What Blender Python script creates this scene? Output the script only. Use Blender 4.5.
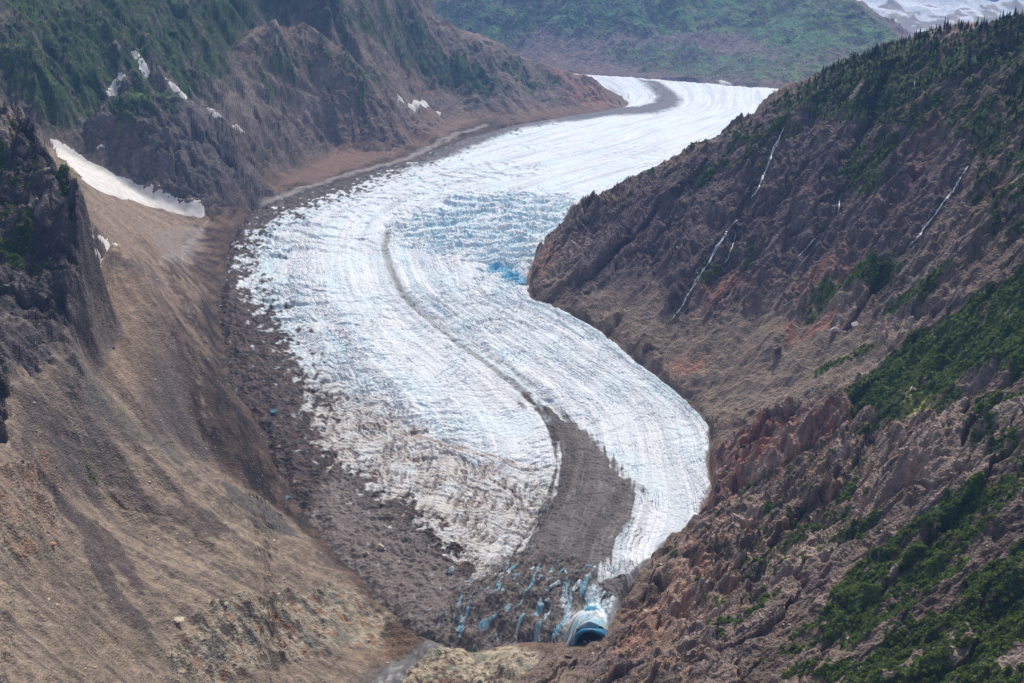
import bpy, bmesh, math, random, time
import numpy as np
from concurrent.futures import ThreadPoolExecutor
from mathutils import Vector, Matrix

T0 = time.time()
for o in list(bpy.data.objects):
    bpy.data.objects.remove(o)
scene = bpy.context.scene
COL = scene.collection

# ------------------------------------------------------------------ camera
# metres; the camera is the origin, z = 0 is the height of the lookout, +Y looks up the valley
FPX = 1098.0
CX, CY = 512.0, 341.5
PITCH = math.atan((CY - 20.0) / FPX)
CP, SP = math.cos(PITCH), math.sin(PITCH)
cam_data = bpy.data.cameras.new('camera')
cam_data.sensor_width = 36.0
cam_data.lens = 36.0 * FPX / 1024.0
cam_data.clip_start = 5.0
cam_data.clip_end = 80000.0
cam = bpy.data.objects.new('camera', cam_data)
cam.rotation_euler = (math.pi / 2 - PITCH, 0, 0)
COL.objects.link(cam)
scene.camera = cam

# ------------------------------------------------------------------ sky, sun, exposure
SUN_EL, SUN_AZ = math.radians(58), math.radians(20)     # azimuth clockwise from the view direction
world = bpy.data.worlds.new('World')
scene.world = world
world.use_nodes = True
wn = world.node_tree
bg = wn.nodes['Background']
sky = wn.nodes.new('ShaderNodeTexSky')
sky.sky_type = 'NISHITA'
sky.sun_disc = False
sky.sun_elevation = SUN_EL
sky.sun_rotation = SUN_AZ
sky.altitude = 900
sky.air_density = 0.7
sky.dust_density = 5.0
sky.ozone_density = 0.3
wn.links.new(sky.outputs[0], bg.inputs[0])
bg.inputs[1].default_value = 0.085
sun_data = bpy.data.lights.new('sun', 'SUN')
sun_data.energy = 2.6
sun_data.angle = math.radians(8)
sun_data.color = (1.0, 0.95, 0.87)
sun = bpy.data.objects.new('sun', sun_data)
sun_dir = Vector((math.sin(SUN_AZ) * math.cos(SUN_EL), math.cos(SUN_AZ) * math.cos(SUN_EL), math.sin(SUN_EL)))
sun.rotation_euler = sun_dir.to_track_quat('Z', 'Y').to_euler()
sun.location = (0, 0, 400)
COL.objects.link(sun)
scene.view_settings.view_transform = 'Standard'
scene.view_settings.look = 'None'
scene.view_settings.gamma = 1.0
scene.view_settings.exposure = 0.62
scene.view_settings.use_curve_mapping = False
scene.cycles.use_denoising = True
scene.cycles.denoising_prefilter = 'NONE'
scene.cycles.use_adaptive_sampling = False
scene.cycles.max_bounces = 6
scene.cycles.volume_bounces = 1

# ------------------------------------------------------------------ number helpers
POOL = ThreadPoolExecutor(4)
f32 = np.float32

def par(fn, *arrs):
    """run fn over flat chunks of equally shaped arrays on four threads"""
    shp = arrs[0].shape
    fl = [np.ascontiguousarray(a, dtype=f32).ravel() for a in arrs]
    n = fl[0].size
    k = max(1, min(32, n // 20000))
    idx = np.linspace(0, n, k + 1).astype(int)
    res = list(POOL.map(lambda q: fn(*[a[idx[q]:idx[q + 1]] for a in fl]), range(k)))
    if isinstance(res[0], tuple):
        return tuple(np.concatenate([r[m] for r in res]).reshape(shp) for m in range(len(res[0])))
    return np.concatenate(res).reshape(shp)

_ang = (np.arange(256) + 0.5) * (2 * np.pi / 256)
GC, GS = np.cos(_ang).astype(f32), np.sin(_ang).astype(f32)

def hsh(ix, iy, seed):
    with np.errstate(over='ignore'):
        h = ix.astype(np.uint32) * np.uint32(374761393) + iy.astype(np.uint32) * np.uint32(668265263) + np.uint32((seed * 974634777 + 12345) & 0xffffffff)
        h = (h ^ (h >> np.uint32(13))) * np.uint32(1274126177)
        h = (h ^ (h >> np.uint32(15))) * np.uint32(2246822519)
        return h ^ (h >> np.uint32(16))

def _perlin(x, y, seed):
    x0, y0 = np.floor(x), np.floor(y)
    fx, fy = x - x0, y - y0
    ix, iy = x0.astype(np.int64), y0.astype(np.int64)
    u = fx * fx * fx * (fx * (fx * 6 - 15) + 10)
    v = fy * fy * fy * (fy * (fy * 6 - 15) + 10)
    out = 0
    g = []
    for dx, dy in ((0, 0), (1, 0), (0, 1), (1, 1)):
        h = (hsh(ix + dx, iy + dy, seed) & np.uint32(255)).astype(np.int32)
        g.append(GC[h] * (fx - dx) + GS[h] * (fy - dy))
    a = g[0] + u * (g[1] - g[0])
    b = g[2] + u * (g[3] - g[2])
    return ((a + v * (b - a)) * 1.5).astype(f32)

def perlin(x, y, seed=0):
    return par(lambda a, b: _perlin(a, b, seed), x, y)

def fbm(x, y, seed=0, octs=4, gain=0.5, lac=2.03):
    def f(a, b):
        s, amp, tot = 0, 1.0, 0.0
        for k in range(octs):
            s = s + amp * _perlin(a, b, seed + 17 * k)
            tot += amp
            amp *= gain
            a, b = a * lac * 0.8 - b * lac * 0.6, a * lac * 0.6 + b * lac * 0.8
        return (s / tot).astype(f32)
    return par(f, x, y)

def ridged(x, y, seed=0, octs=4, gain=0.5, lac=2.07):
    def f(a, b):
        s, amp, tot, w = 0, 1.0, 0.0, 1.0
        for k in range(octs):
            n = 1 - np.abs(_perlin(a, b, seed + 31 * k))
            n = n * n * w
            w = np.clip(n * 1.6, 0, 1)
            s = s + amp * n
            tot += amp
            amp *= gain
            a, b = a * lac * 0.8 - b * lac * 0.6, a * lac * 0.6 + b * lac * 0.8
        return (s / tot).astype(f32)
    return par(f, x, y)

def _waves(x, y, dx, dy, freq, seed):
    x0, y0 = np.floor(x), np.floor(y)
    fx, fy = x - x0, y - y0
    ix, iy = x0.astype(np.int64), y0.astype(np.int64)
    c = np.zeros_like(x)
    s = np.zeros_like(x)
    wt = np.full_like(x, 1e-6)
    for i in (-1, 0, 1):
        for j in (-1, 0, 1):
            h = hsh(ix + i, iy + j, seed)
            jx = 0.2 + 0.6 * (h & np.uint32(1023)).astype(f32) / 1023.0
            jy = 0.2 + 0.6 * ((h >> np.uint32(10)) & np.uint32(1023)).astype(f32) / 1023.0
            ph = ((h >> np.uint32(20)) & np.uint32(1023)).astype(f32) * f32(2 * np.pi / 1023.0)
            px, py = fx - i - jx, fy - j - jy
            w = np.clip(1 - (px * px + py * py) / 1.44, 0, 1)
            w = w * w
            a = (px * dx + py * dy) * f32(2 * np.pi * freq) + ph
            c += w * np.cos(a)
            s += w * np.sin(a)
            wt += w
    m = np.sqrt(c * c + s * s) + 1e-5
    nrm = 1.0 / np.maximum(m, 0.25 * wt)
    return (c * nrm).astype(f32), (s * nrm).astype(f32)

def waves(x, y, dx, dy, freq=1.0, seed=0):
    """wave noise whose crests run across the direction (dx, dy), which may vary from point to point"""
    return par(lambda a, b, c, d: _waves(a, b, c, d, freq, seed), x, y, dx, dy)

def _cells(x, y, seed):
    x0, y0 = np.floor(x), np.floor(y)
    fx, fy = x - x0, y - y0
    ix, iy = x0.astype(np.int64), y0.astype(np.int64)
    d1 = np.full_like(x, 9.0); d2 = np.full_like(x, 9.0); val = np.zeros_like(x); sx = np.zeros_like(x); sy = np.zeros_like(x)
    for i in (-1, 0, 1):
        for j in (-1, 0, 1):
            h = hsh(ix + i, iy + j, seed)
            px = fx - i - (h & np.uint32(1023)).astype(f32) / 1023.0
            py = fy - j - ((h >> np.uint32(10)) & np.uint32(1023)).astype(f32) / 1023.0
            v = ((h >> np.uint32(20)) & np.uint32(1023)).astype(f32) / 1023.0
            d = np.sqrt(px * px + py * py)
            n = d < d1
            d2 = np.where(n, d1, np.minimum(d2, d)); val = np.where(n, v, val)
            sx = np.where(n, px, sx); sy = np.where(n, py, sy)
            d1 = np.where(n, d, d1)
    return val.astype(f32), (d2 - d1).astype(f32), sx.astype(f32), sy.astype(f32)

def cells(x, y, seed=0):
    """broken blocks: a random value per block, distance to its joints, position within the block"""
    return par(lambda a, b: _cells(a, b, seed), x, y)

def sstep(a, b, x):
    t = np.clip((x - a) / (b - a), 0, 1)
    return t * t * (3 - 2 * t)

def mix(a, b, m):
    return a + (b - a) * m

def mixc(c, col, m):
    m = np.asarray(m)[..., None]
    return c + (np.asarray(col, dtype=f32) - c) * m

def srgb(r, g, b):
    o = []
    for v in (r, g, b):
        v /= 255.0
        o.append(v / 12.92 if v <= 0.04045 else ((v + 0.055) / 1.055) ** 2.4)
    return np.array(o, dtype=f32)

# ------------------------------------------------------------------ sight lines and the glacier's long profile
def at(px, py, Y):
    a, b = (px - CX) / FPX, (CY - py) / FPX
    dy, dz = CP + b * SP, -SP + b * CP
    s = Y / dy
    return np.array([a * s, Y, dz * s])

_PY = np.array([300, 1000, 1200, 1305, 1667, 1965, 2380, 3170, 4550, 6720, 9000, 14000.])
_PZ = np.array([-860, -828, -812, -800, -750, -690, -605, -505, -430, -372, -335, -280.])
_yy = np.linspace(300, 14000, 3000)
_zz = np.interp(_yy, _PY, _PZ)
_k = np.hanning(61); _k /= _k.sum()
_zz = np.convolve(np.pad(_zz, 30, mode='edge'), _k, 'valid')

def zg(Y):
    return np.interp(Y, _yy, _zz)

def on_ice(px, py, h=0.0):
    a, b = (px - CX) / FPX, (CY - py) / FPX
    sl = (-SP + b * CP) / (CP + b * SP)
    d = _yy * sl - (_zz + h)
    k = int(np.argmax(d < 0)) if (d < 0).any() else len(_yy) - 1
    k = max(k, 1)
    t = d[k - 1] / (d[k - 1] - d[k] + 1e-9)
    return at(px, py, _yy[k - 1] + np.clip(t, 0, 1) * (_yy[k] - _yy[k - 1]))

# cross sections of the ice: left edge, medial moraine, right edge
STN = [
 ((556, 72), (720, 84), (880, 95)), ((612, 90), (727, 97), (840, 103)), ((619, 106), (722, 109), (815, 111)),
 ((560, 116), (690, 120), (790, 118)), ((490, 128), (640, 138), (765, 134)), ((440, 142), (580, 155), (725, 158)),
 ((380, 165), (510, 172), (668, 182)), ((320, 182), (450, 188), (615, 208)), ((270, 198), (405, 210), (572, 235)),
 ((235, 215), (386, 235), (540, 256)), ((222, 240), (386, 258), (533, 275)), ((213, 275), (398, 288), (534, 297)),
 ((208, 310), (425, 315), (566, 311)), ((213, 350), (455, 340), (606, 333)), ((225, 395), (490, 365), (646, 366)),
 ((245, 440), (522, 390), (686, 398)), ((270, 480), (548, 420), (712, 431)), ((295, 520), (558, 455), (710, 463)),
 ((325, 555), (552, 490), (713, 494)), ((350, 580), (540, 520), (694, 524)), ((375, 605), (525, 550), (658, 556)),
 ((400, 625), (515, 580), (634, 584)), ((425, 640), (510, 605), (622, 607)), ((448, 652), (512, 630), (607, 632)),
 ((470, 660), (520, 650), (585, 646))]
SL = np.array([on_ice(*s[0]) for s in STN]); SM = np.array([on_ice(*s[1]) for s in STN]); SR = np.array([on_ice(*s[2]) for s in STN])

def catmull(P, n):
    """n points spread along a Catmull-Rom curve through P"""
    P = np.asarray(P, float)
    Q = np.vstack([2 * P[0] - P[1], P, 2 * P[-1] - P[-2]])
    t = np.linspace(0, len(P) - 1, n)
    k = np.minimum(t.astype(int), len(P) - 2)
    u = (t - k)[:, None]
    a, b, c, d = Q[k], Q[k + 1], Q[k + 2], Q[k + 3]
    return 0.5 * (2 * b + (c - a) * u + (2 * a - 5 * b + 4 * c - d) * u ** 2 + (3 * b - a - 3 * c + d) * u ** 3)

OUTL = catmull(SL[:, :2], 120); OUTR = catmull(SR[:, :2], 120)
ICE_POLY = np.vstack([OUTL, OUTR[::-1]])

def seg_dist(X, Y, P, closed=True):
    """distance to a polyline and, if closed, the inside flag"""
    d2 = np.full(X.shape, 1e18)
    ins = np.zeros(X.shape, bool)
    n = len(P)
    for i in range(n if closed else n - 1):
        ax, ay = P[i]
        bx, by = P[(i + 1) % n]
        ex, ey = bx - ax, by - ay
        t = np.clip(((X - ax) * ex + (Y - ay) * ey) / (ex * ex + ey * ey + 1e-9), 0, 1)
        d2 = np.minimum(d2, (X - ax - t * ex) ** 2 + (Y - ay - t * ey) ** 2)
        if closed:
            c = (ay > Y) != (by > Y)
            ins ^= c & (X < ax + (Y - ay) / (by - ay + 1e-12) * ex)
    return np.sqrt(d2), ins

# ------------------------------------------------------------------ landforms: smooth sheets through sighted points
class Sheet:
    def __init__(self, pts, smooth=1e-5, reach=None, core=None, edge=None, drop=0.0):
        self.edge, self.drop = edge, drop
        P = np.array(pts, float)
        self.reach, self.core = reach, P[:core, :2]
        self.c = P[:, :2] / 1000.0
        n = len(P)
        K = self.k(self.c[:, None, :] - self.c[None, :, :]) + np.eye(n) * smooth
        A = np.zeros((n + 3, n + 3))
        A[:n, :n] = K
        A[:n, n] = 1; A[:n, n + 1:] = self.c
        A[n, :n] = 1; A[n + 1:, :n] = self.c.T
        self.w = np.linalg.solve(A, np.concatenate([P[:, 2], np.zeros(3)]))
    @staticmethod
    def k(d):
        r2 = (d ** 2).sum(-1)
        return 0.5 * r2 * np.log(r2 + 1e-12)
    def __call__(self, X, Y):
        n = len(self.c)
        x, y = X / 1000.0, Y / 1000.0
        z = self.w[n] + self.w[n + 1] * x + self.w[n + 2] * y
        for i in range(n):
            r2 = (x - self.c[i, 0]) ** 2 + (y - self.c[i, 1]) ** 2
            z = z + self.w[i] * 0.5 * r2 * np.log(r2 + 1e-12)
        if self.edge is not None:            # a break of slope: right of this line the ground drops away
            Xo, Yo = X, Y
            X = X + 16 * perlin(Xo / 100, Yo / 100, 41) + 9 * perlin(Xo / 24, Yo / 24, 42); Y = Y + 12 * perlin(Xo / 60, Yo / 60, 43)
            d, _ = seg_dist(X, Y, self.edge, closed=False)
            side = np.zeros(X.shape)
            best = np.full(X.shape, 1e18)
            for (ax, ay), (bx, by) in zip(self.edge[:-1], self.edge[1:]):
                ex, ey = bx - ax, by - ay
                t = np.clip(((X - ax) * ex + (Y - ay) * ey) / (ex * ex + ey * ey), 0, 1)
                q = (X - ax - t * ex) ** 2 + (Y - ay - t * ey) ** 2
                cr = ex * (Y - ay) - ey * (X - ax)
                side = np.where(q < best, cr, side)
                best = np.minimum(best, q)
            k_ = self.drop if np.isscalar(self.drop) else np.interp(Yo, *self.drop)
            z = z - k_ * np.where(side < 0, d, 0)
            X, Y = Xo, Yo
        if self.reach:                       # beyond its own points a sheet dives under its neighbours
            d2 = np.full(X.shape, 1e18)
            for cx, cy in self.core:
                d2 = np.minimum(d2, (X - cx) ** 2 + (Y - cy) ** 2)
            z = z - 1.5 * np.maximum(0, np.sqrt(d2) - self.reach)
        return z

def back(p, dr, dz):
    """a point dr metres farther along the same bearing, dz lower or higher"""
    r = math.hypot(p[0], p[1])
    return np.array([p[0] * (r + dr) / r, p[1] * (r + dr) / r, p[2] + dz])

def ice(px, py, h=0.0):
    p = on_ice(px, py)
    p[2] += h
    return p

# right mountain
sil = [(560, 228, 2740), (600, 198, 2800), (650, 172, 2830), (700, 150, 2850), (740, 125, 2850), (780, 98, 2830),
       (830, 75, 2780), (880, 50, 2700), (930, 42, 2600), (975, 28, 2450), (1024, 15, 2300), (1100, 2, 2150)]
pR = [at(*s) for s in sil]
pR += [back(at(*s), 300, -150) for s in sil[:6]] + [back(at(*s), 350, -60) for s in sil[6:]]
pR += [back(at(*s), 1100, -420) for s in sil[::2]]
pR += [ice(535, 258, 8)] + [ice(x, y, 6) for x, y in ((545, 300), (590, 322), (640, 362), (690, 402), (713, 435), (706, 460), (713, 492), (692, 524), (645, 562), (630, 592))] + [ice(622, 622, 0)]
pR += [at(575, 657, 1238), at(512, 678, 1195), at(480, 695, 1170), at(1024, 683, 800), at(1024, 500, 1050), at(1024, 340, 1380), at(1024, 180, 1800),
       at(880, 683, 930), at(1150, 683, 600), at(1150, 300, 1250), at(760, 640, 1090), at(700, 690, 1040)]
nR = len(pR)
pR += [ice(450, 300, -120), ice(300, 400, -260), ice(500, 150, -200), ice(400, 560, -120), ice(300, 660, -200), ice(100, 683, -350)]
sheet_R = Sheet(pR, reach=700, core=nR)

# rock buttress at the left edge
sl = [(84, 372, 1385), (84, 335, 1430), (82, 262, 1480), (80, 212, 1520), (76, 188, 1550), (60, 155, 1600), (30, 110, 1660), (0, 85, 1720), (-60, 60, 1850), (-120, 40, 1980)]
pT = [at(*s) for s in sl]
pT += [at(*s) for s in ((0, 200, 1560), (0, 300, 1420), (30, 262, 1475), (50, 365, 1335), (0, 370, 1260), (-60, 150, 1680), (-120, 300, 1250), (-120, 100, 1700))]
pT += [at(*s) + np.array([80., 30., -10.]) for s in sl]
nT = len(pT)
pT += [at(*s) - np.array([0, 0, 90.]) for s in ((0, 480, 1080), (60, 480, 1180), (95, 450, 1270), (-120, 480, 900))]
sheet_T = Sheet(pT, reach=150, core=nT, edge=[at(*s)[:2] for s in sl], drop=12.0)

# near left scree slope
brk = [(400, 650, 1250), (362, 592, 1410), (290, 522, 1580), (200, 462, 1670), (130, 420, 1660), (100, 380, 1540)]
pN = [at(*s) for s in brk[1:]]
pN += [at(*s) for s in ((0, 370, 1250), (0, 500, 1030), (0, 600, 890), (0, 683, 780), (-120, 683, 620), (-120, 300, 1250), (50, 365, 1330), (335, 640, 1285), (230, 683, 1110), (150, 683, 1000),
                        (150, 600, 1130), (100, 500, 1270), (200, 580, 1240), (0, 300, 1390))]
nN = len(pN)
pN += [ice(430, 660, -20)]
sheet_N = Sheet(pN, reach=260, core=nN, edge=[at(*s)[:2] for s in brk] + [at(60, 330, 1750)[:2]], drop=1.1)

# moraine fan between the near slope and the ice
pF = [ice(212, 300, 8), ice(228, 350, 8), ice(250, 420, 4), ice(300, 520, 2), ice(185, 255, 22), ice(205, 215, 25), ice(330, 580, -2)]
pF += [at(*s) for s in ((130, 300, 1930), (100, 240, 1900), (112, 350, 1760), (152, 400, 1800), (60, 200, 1950), (110, 205, 2350), (100, 180, 2800), (50, 147, 2960), (0, 120, 2960), (140, 205, 2850),
                        (-80, 160, 2000), (150, 240, 2320), (180, 310, 2140))]
pF += [np.array(q) for q in ((-600., 1620., -385.), (-565., 1560., -440.), (-540., 1500., -490.), (-520., 1450., -530.), (-660., 1760., -412.))]
nF = len(pF)
pF += [at(100, 500, 1270) - np.array([0, 0, 140.]), at(200, 580, 1240) - np.array([0, 0, 130.]), at(290, 560, 1400) - np.array([0, 0, 70.]), at(0, 500, 1030) - np.array([0, 0, 200.]), at(230, 500, 1500) - np.array([0, 0, 60.])]
pF += [ice(300, 180, -20), ice(400, 250, -120), ice(450, 400, -120), ice(400, 600, -60), ice(400, 150, -60)]
sheet_F = Sheet(pF, reach=350, core=nF)

# mountain face at the upper left
pB = [at(*s) for s in ((0, 0, 3300), (0, 60, 3050), (60, 100, 3030), (60, 0, 3500), (120, 40, 3450), (165, 90, 3420), (205, 115, 3470), (243, 132, 3550), (285, 165, 3620), (200, 50, 3750),
                       (200, 0, 4000), (-100, 60, 2800), (-100, -60, 3200), (0, -100, 3700), (200, -120, 4600), (330, -120, 5200), (290, 90, 4050), (0, 110, 2960), (60, 140, 2960), (90, 155, 3060), (300, 20, 4700), (350, 0, 5000))]
nB = len(pB)
pB += [ice(350, 170, -120), ice(400, 200, -300), ice(200, 260, -150), ice(460, 130, -200), ice(560, 100, -250)]
sheet_B = Sheet(pB, reach=420, core=nB)

# dark knob below it
kn = [(105, 112, 3080), (130, 95, 3130), (160, 97, 3180), (190, 106, 3220), (225, 135, 3270), (248, 165, 3280), (268, 192, 3280)]
pK = [at(*s) for s in kn] + [back(at(*s), 120, -55) for s in kn] + [back(at(*s), 400, -260) for s in kn[::2]]
pK += [at(*s) for s in ((85, 150, 2990), (130, 178, 2960), (170, 192, 2960), (205, 202, 3000), (240, 205, 3080))] + [ice(240, 225, -60), ice(300, 200, -80), ice(120, 230, -60), at(40, 120, 3150) - np.array([0, 0, 120.])]
sheet_K = Sheet(pK, reach=170, core=len(pK) - 4)

# brown dome behind the knob
dm = [(215, 62, 3880), (245, 38, 3980), (275, 27, 4050), (310, 33, 4130), (345, 58, 4180), (380, 92, 4180), (398, 122, 4150), (404, 140, 4120)]
pD = [at(*s) for s in dm] + [back(at(*s), 180, -90) for s in dm] + [back(at(*s), 600, -300) for s in dm[::2]]
pD += [at(*s) for s in ((235, 118, 3650), (270, 155, 3680), (300, 160, 3780), (340, 152, 3960), (300, 95, 3980), (345, 105, 4070))] + [ice(360, 185, -60), ice(300, 195, -60), ice(240, 210, -60), ice(470, 150, -80)]
sheet_D = Sheet(pD, reach=230, core=len(pD) - 4)

# bare spur that ends at the bend of the glacier
rd = [(395, -20, 5200), (420, 3, 5300), (445, 27, 5420), (475, 38, 5500), (520, 58, 5600), (560, 71, 5680), (600, 84, 5700), (615, 97, 5640), (618, 106, 5560)]
pS = [at(*s) for s in rd] + [back(at(*s), 300, -140) for s in rd[:-2]] + [back(at(*s), 1000, -420) for s in rd[::2]]
pS += [at(*s) for s in ((480, 126, 4830), (540, 115, 5150), (590, 110, 5420), (440, 120, 4720), (430, 100, 4820), (410, 60, 4950), (455, 70, 5130), (500, 95, 5080), (390, 10, 5060), (370, -60, 5050))]
nS = len(pS)
pS += [ice(430, 150, -60), ice(550, 130, -60), ice(640, 110, -60), ice(330, 175, -150), ice(700, 100, -200)]
sheet_S = Sheet(pS, reach=450, core=nS)

# far mountain across the upper glacier
fm = [(860, 2, 8300), (885, 20, 8100), (910, 40, 7900), (945, 62, 7600)]
pM = [at(*s) for s in fm] + [back(at(*s), 500, -160) for s in fm] + [back(at(*s), 2000, -700) for s in fm]
pM += [at(*s) for s in ((420, 0, 9300), (520, 0, 9100), (640, 0, 8600), (760, 0, 8400), (420, -120, 10600), (640, -120, 10000), (760, -70, 9300), (300, -150, 10800), (420, 60, 8700), (560, 40, 8500), (700, 45, 7800), (820, 50, 7350))]
nM = len(pM)
pM += [ice(540, 74, -6), ice(600, 74, 2), ice(660, 79, 2), ice(720, 85, 2), ice(790, 90, 2), ice(850, 94, 2), ice(450, 80, -10), ice(700, 110, -250), ice(500, 120, -250), ice(850, 120, -250)]
sheet_M = Sheet(pM, reach=1500, core=nM)

NAMES = ['valley_floor', 'right_mountain', 'near_left_slope', 'moraine_fan', 'left_mountain', 'rock_knob', 'brown_dome', 'bare_spur', 'far_mountain', 'rock_buttress']
SHEETS = [None, sheet_R, sheet_N, sheet_F, sheet_B, sheet_K, sheet_D, sheet_S, sheet_M, sheet_T]

# ------------------------------------------------------------------ polar sampling of the land round the lookout
TH0, TH1 = math.radians(-34), math.radians(34)
R0, R1 = 480.0, 12500.0
nTc, nRc = 341, 620
thc = np.linspace(TH0, TH1, nTc)
lrc = np.linspace(math.log(R0), math.log(R1), nRc)
TC, LC = np.meshgrid(thc, lrc, indexing='ij')
RC = np.exp(LC)
XC, YC = RC * np.sin(TC), RC * np.cos(TC)
sdc, insc = seg_dist(XC, YC, ICE_POLY[::2])
SDC = np.where(insc, -sdc, sdc)
fl = zg(YC) + np.where(SDC < 0, np.maximum(SDC * 0.35, -70), np.minimum(SDC * 0.05, 30)) - 3
Z = np.stack([fl] + [s(XC, YC) for s in SHEETS[1:]])
LBL = np.argmax(Z, 0)
kk = 0.004 * RC
zmx = Z.max(0)
ZC = zmx + kk * np.log(np.exp((Z - zmx) / kk).sum(0)) - kk * 0.25
ZC = np.where(SDC < 0, np.minimum(ZC, fl), ZC)              # the trough under the ice
LBL = np.where(SDC < -25, 0, LBL)
print('base', round(time.time() - T0, 1))

# ------------------------------------------------------------------ fine sampling: rows crowd where the slope turns towards the lookout
NT, NR = 960, 1180
el = np.arctan2(ZC, RC)
vis = el >= np.maximum.accumulate(el, axis=1) - 0.004
el_d = np.abs(np.diff(el, axis=1)) * FPX
w = np.where(vis[:, 1:], 1.0, 0.12) * (el_d + 0.10 * FPX * np.diff(LC, axis=1)) + 0.10
w = np.where((SDC[:, 1:] < -60), 0.05, w)
pad = 7
ker = np.hanning(2 * pad + 3)[1:-1]; ker /= ker.sum()
wp = np.pad(w, ((pad, pad), (0, 0)), mode='edge')
w = sum(ker[k] * wp[k:k + nTc] for k in range(2 * pad + 1))
cum = np.concatenate([np.zeros((nTc, 1)), np.cumsum(w, axis=1)], axis=1)
cum /= cum[:, -1:]
tgt = np.linspace(0, 1, NR)
LRc = np.stack([np.interp(tgt, cum[i], lrc) for i in range(nTc)])         # log r at coarse bearings
thf = np.linspace(TH0, TH1, NT)
ci = np.clip((thf - TH0) / (TH1 - TH0) * (nTc - 1), 0, nTc - 1.0001)
c0 = ci.astype(int); cf = (ci - c0)[:, None]
LR = LRc[c0] * (1 - cf) + LRc[c0 + 1] * cf
RF = np.exp(LR)
SN, CS = np.sin(thf)[:, None], np.cos(thf)[:, None]
XF, YF = RF * SN, RF * CS

def up(A):
    """coarse polar map -> fine samples (smooth along the rows)"""
    q = np.clip((LR - lrc[0]) / (lrc[-1] - lrc[0]) * (nRc - 1), 0, nRc - 1.0001)
    j = q.astype(int); g = q - j
    i = np.broadcast_to(c0[:, None], j.shape); h = np.broadcast_to(cf, j.shape)
    return (A[i, j] * (1 - g) + A[i, j + 1] * g) * (1 - h) + (A[i + 1, j] * (1 - g) + A[i + 1, j + 1] * g) * h

def blur(A, n=1):
    for _ in range(n):
        P = np.pad(A, 1, mode='edge')
        A = (P[:-2, 1:-1] + P[2:, 1:-1] + P[1:-1, :-2] + P[1:-1, 2:] + 2 * A) / 6
    return A

ZS = up(blur(ZC, 2))
wgt = np.exp((Z - zmx) / kk); wgt /= wgt.sum(0)
WG = [up(wg).astype(f32) for wg in wgt]
SD = up(SDC)
gT = np.gradient(blur(ZC, 6), axis=0) / (RC * (thc[1] - thc[0]))
gR = np.gradient(blur(ZC, 6), axis=1) / (RC * (lrc[1] - lrc[0]))
GX = up(gR * np.sin(TC) + gT * np.cos(TC)); GY = up(gR * np.cos(TC) - gT * np.sin(TC))
SLP = np.sqrt(GX ** 2 + GY ** 2) + 1e-4
PS = np.sqrt(RF ** 2 + ZS ** 2) / FPX                                    # metres per pixel there
print('fine', round(time.time() - T0, 1))

class Land:
    """height and sight-line queries on a polar grid of samples"""
    def __init__(self, th, R, Zz):
        self.th, self.R, self.Z = th, R, Zz
    def col(self, t):
        k = (t - self.th[0]) / (self.th[-1] - self.th[0]) * (len(self.th) - 1)
        k = min(max(k, 0), len(self.th) - 1.001)
        return int(k), k - int(k)
    def z(self, x, y):
        i, f = self.col(math.atan2(x, y))
        r = math.hypot(x, y)
        return (1 - f) * np.interp(r, self.R[i], self.Z[i]) + f * np.interp(r, self.R[i + 1], self.Z[i + 1])
    def hit(self, px, py):
        a, b = (px - CX) / FPX, (CY - py) / FPX
        dx, dy, dz = a, CP + b * SP, -SP + b * CP
        hyp = math.hypot(dx, dy)
        t, slp = math.atan2(dx, dy), dz / hyp
        i, f = self.col(t)
        R = self.R[i] * (1 - f) + self.R[i + 1] * f
        zz = self.Z[i] * (1 - f) + self.Z[i + 1] * f
        d = zz - R * slp
        k = int(np.argmax(d >= 0))
        if d[k] < 0:
            return None
        if k > 0:
            u = d[k - 1] / (d[k - 1] - d[k] + 1e-9)
            r = R[k - 1] + u * (R[k] - R[k - 1])
        else:
            r = R[0]
        return np.array([r * dx / hyp, r * dy / hyp, r * slp])

base_land = Land(thf, RF, ZS)
# shared wobble for the borders of all zones
WB1, WB2 = fbm(XF / (PS * 26 + 20), YF / 60, 5, 3), fbm(XF / 55, YF / (PS * 26 + 20), 6, 3)
WF1, WF2 = fbm(XF / 17, YF / 17, 7, 2), fbm(XF / 17, YF / 17, 8, 2)

def world_poly(pts, caster, closed=True, step=12.0):
    P = []
    n = len(pts)
    for i in range(n if closed else n - 1):
        (x0, y0), (x1, y1) = pts[i], pts[(i + 1) % n]
        m = max(1, int(math.hypot(x1 - x0, y1 - y0) / step))
        for k in range(m):
            h = caster(x0 + (x1 - x0) * k / m, y0 + (y1 - y0) * k / m)
            if h is not None:
                P.append(h[:2])
    if not closed:
        h = caster(*pts[-1])
        if h is not None:
            P.append(h[:2])
    return np.array(P)

def zone(pts, soft=4.0, wob=6.0, caster=None, grid=None):
    """0..1 membership of the ground inside an outline sighted in the photograph; wobble and softness in pixels' worth of metres"""
    X, Y, ps, w1, w2 = grid if grid else (XF, YF, PS, WB1 + 0.4 * WF1, WB2 + 0.4 * WF2)
    P = world_poly(pts, caster or base_land.hit)
    out = np.zeros(X.shape, f32)
    if len(P) < 3:
        return out
    pm = float(np.median(np.hypot(P[:, 0], P[:, 1]))) / FPX * (wob * 2 + soft * 2 + 6)
    m = (X > P[:, 0].min() - pm) & (X < P[:, 0].max() + pm) & (Y > P[:, 1].min() - 2 * pm) & (Y < P[:, 1].max() + 2 * pm)
    x, y, s = X[m], Y[m], ps[m]
    x = x + w1[m] * wob * s * 2
    y = y + w2[m] * wob * s * 3
    d, ins = seg_dist(x, y, P)
    d = np.where(ins, d, -d) / (s * soft)
    out[m] = sstep(-1, 1, d)
    return out

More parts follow.
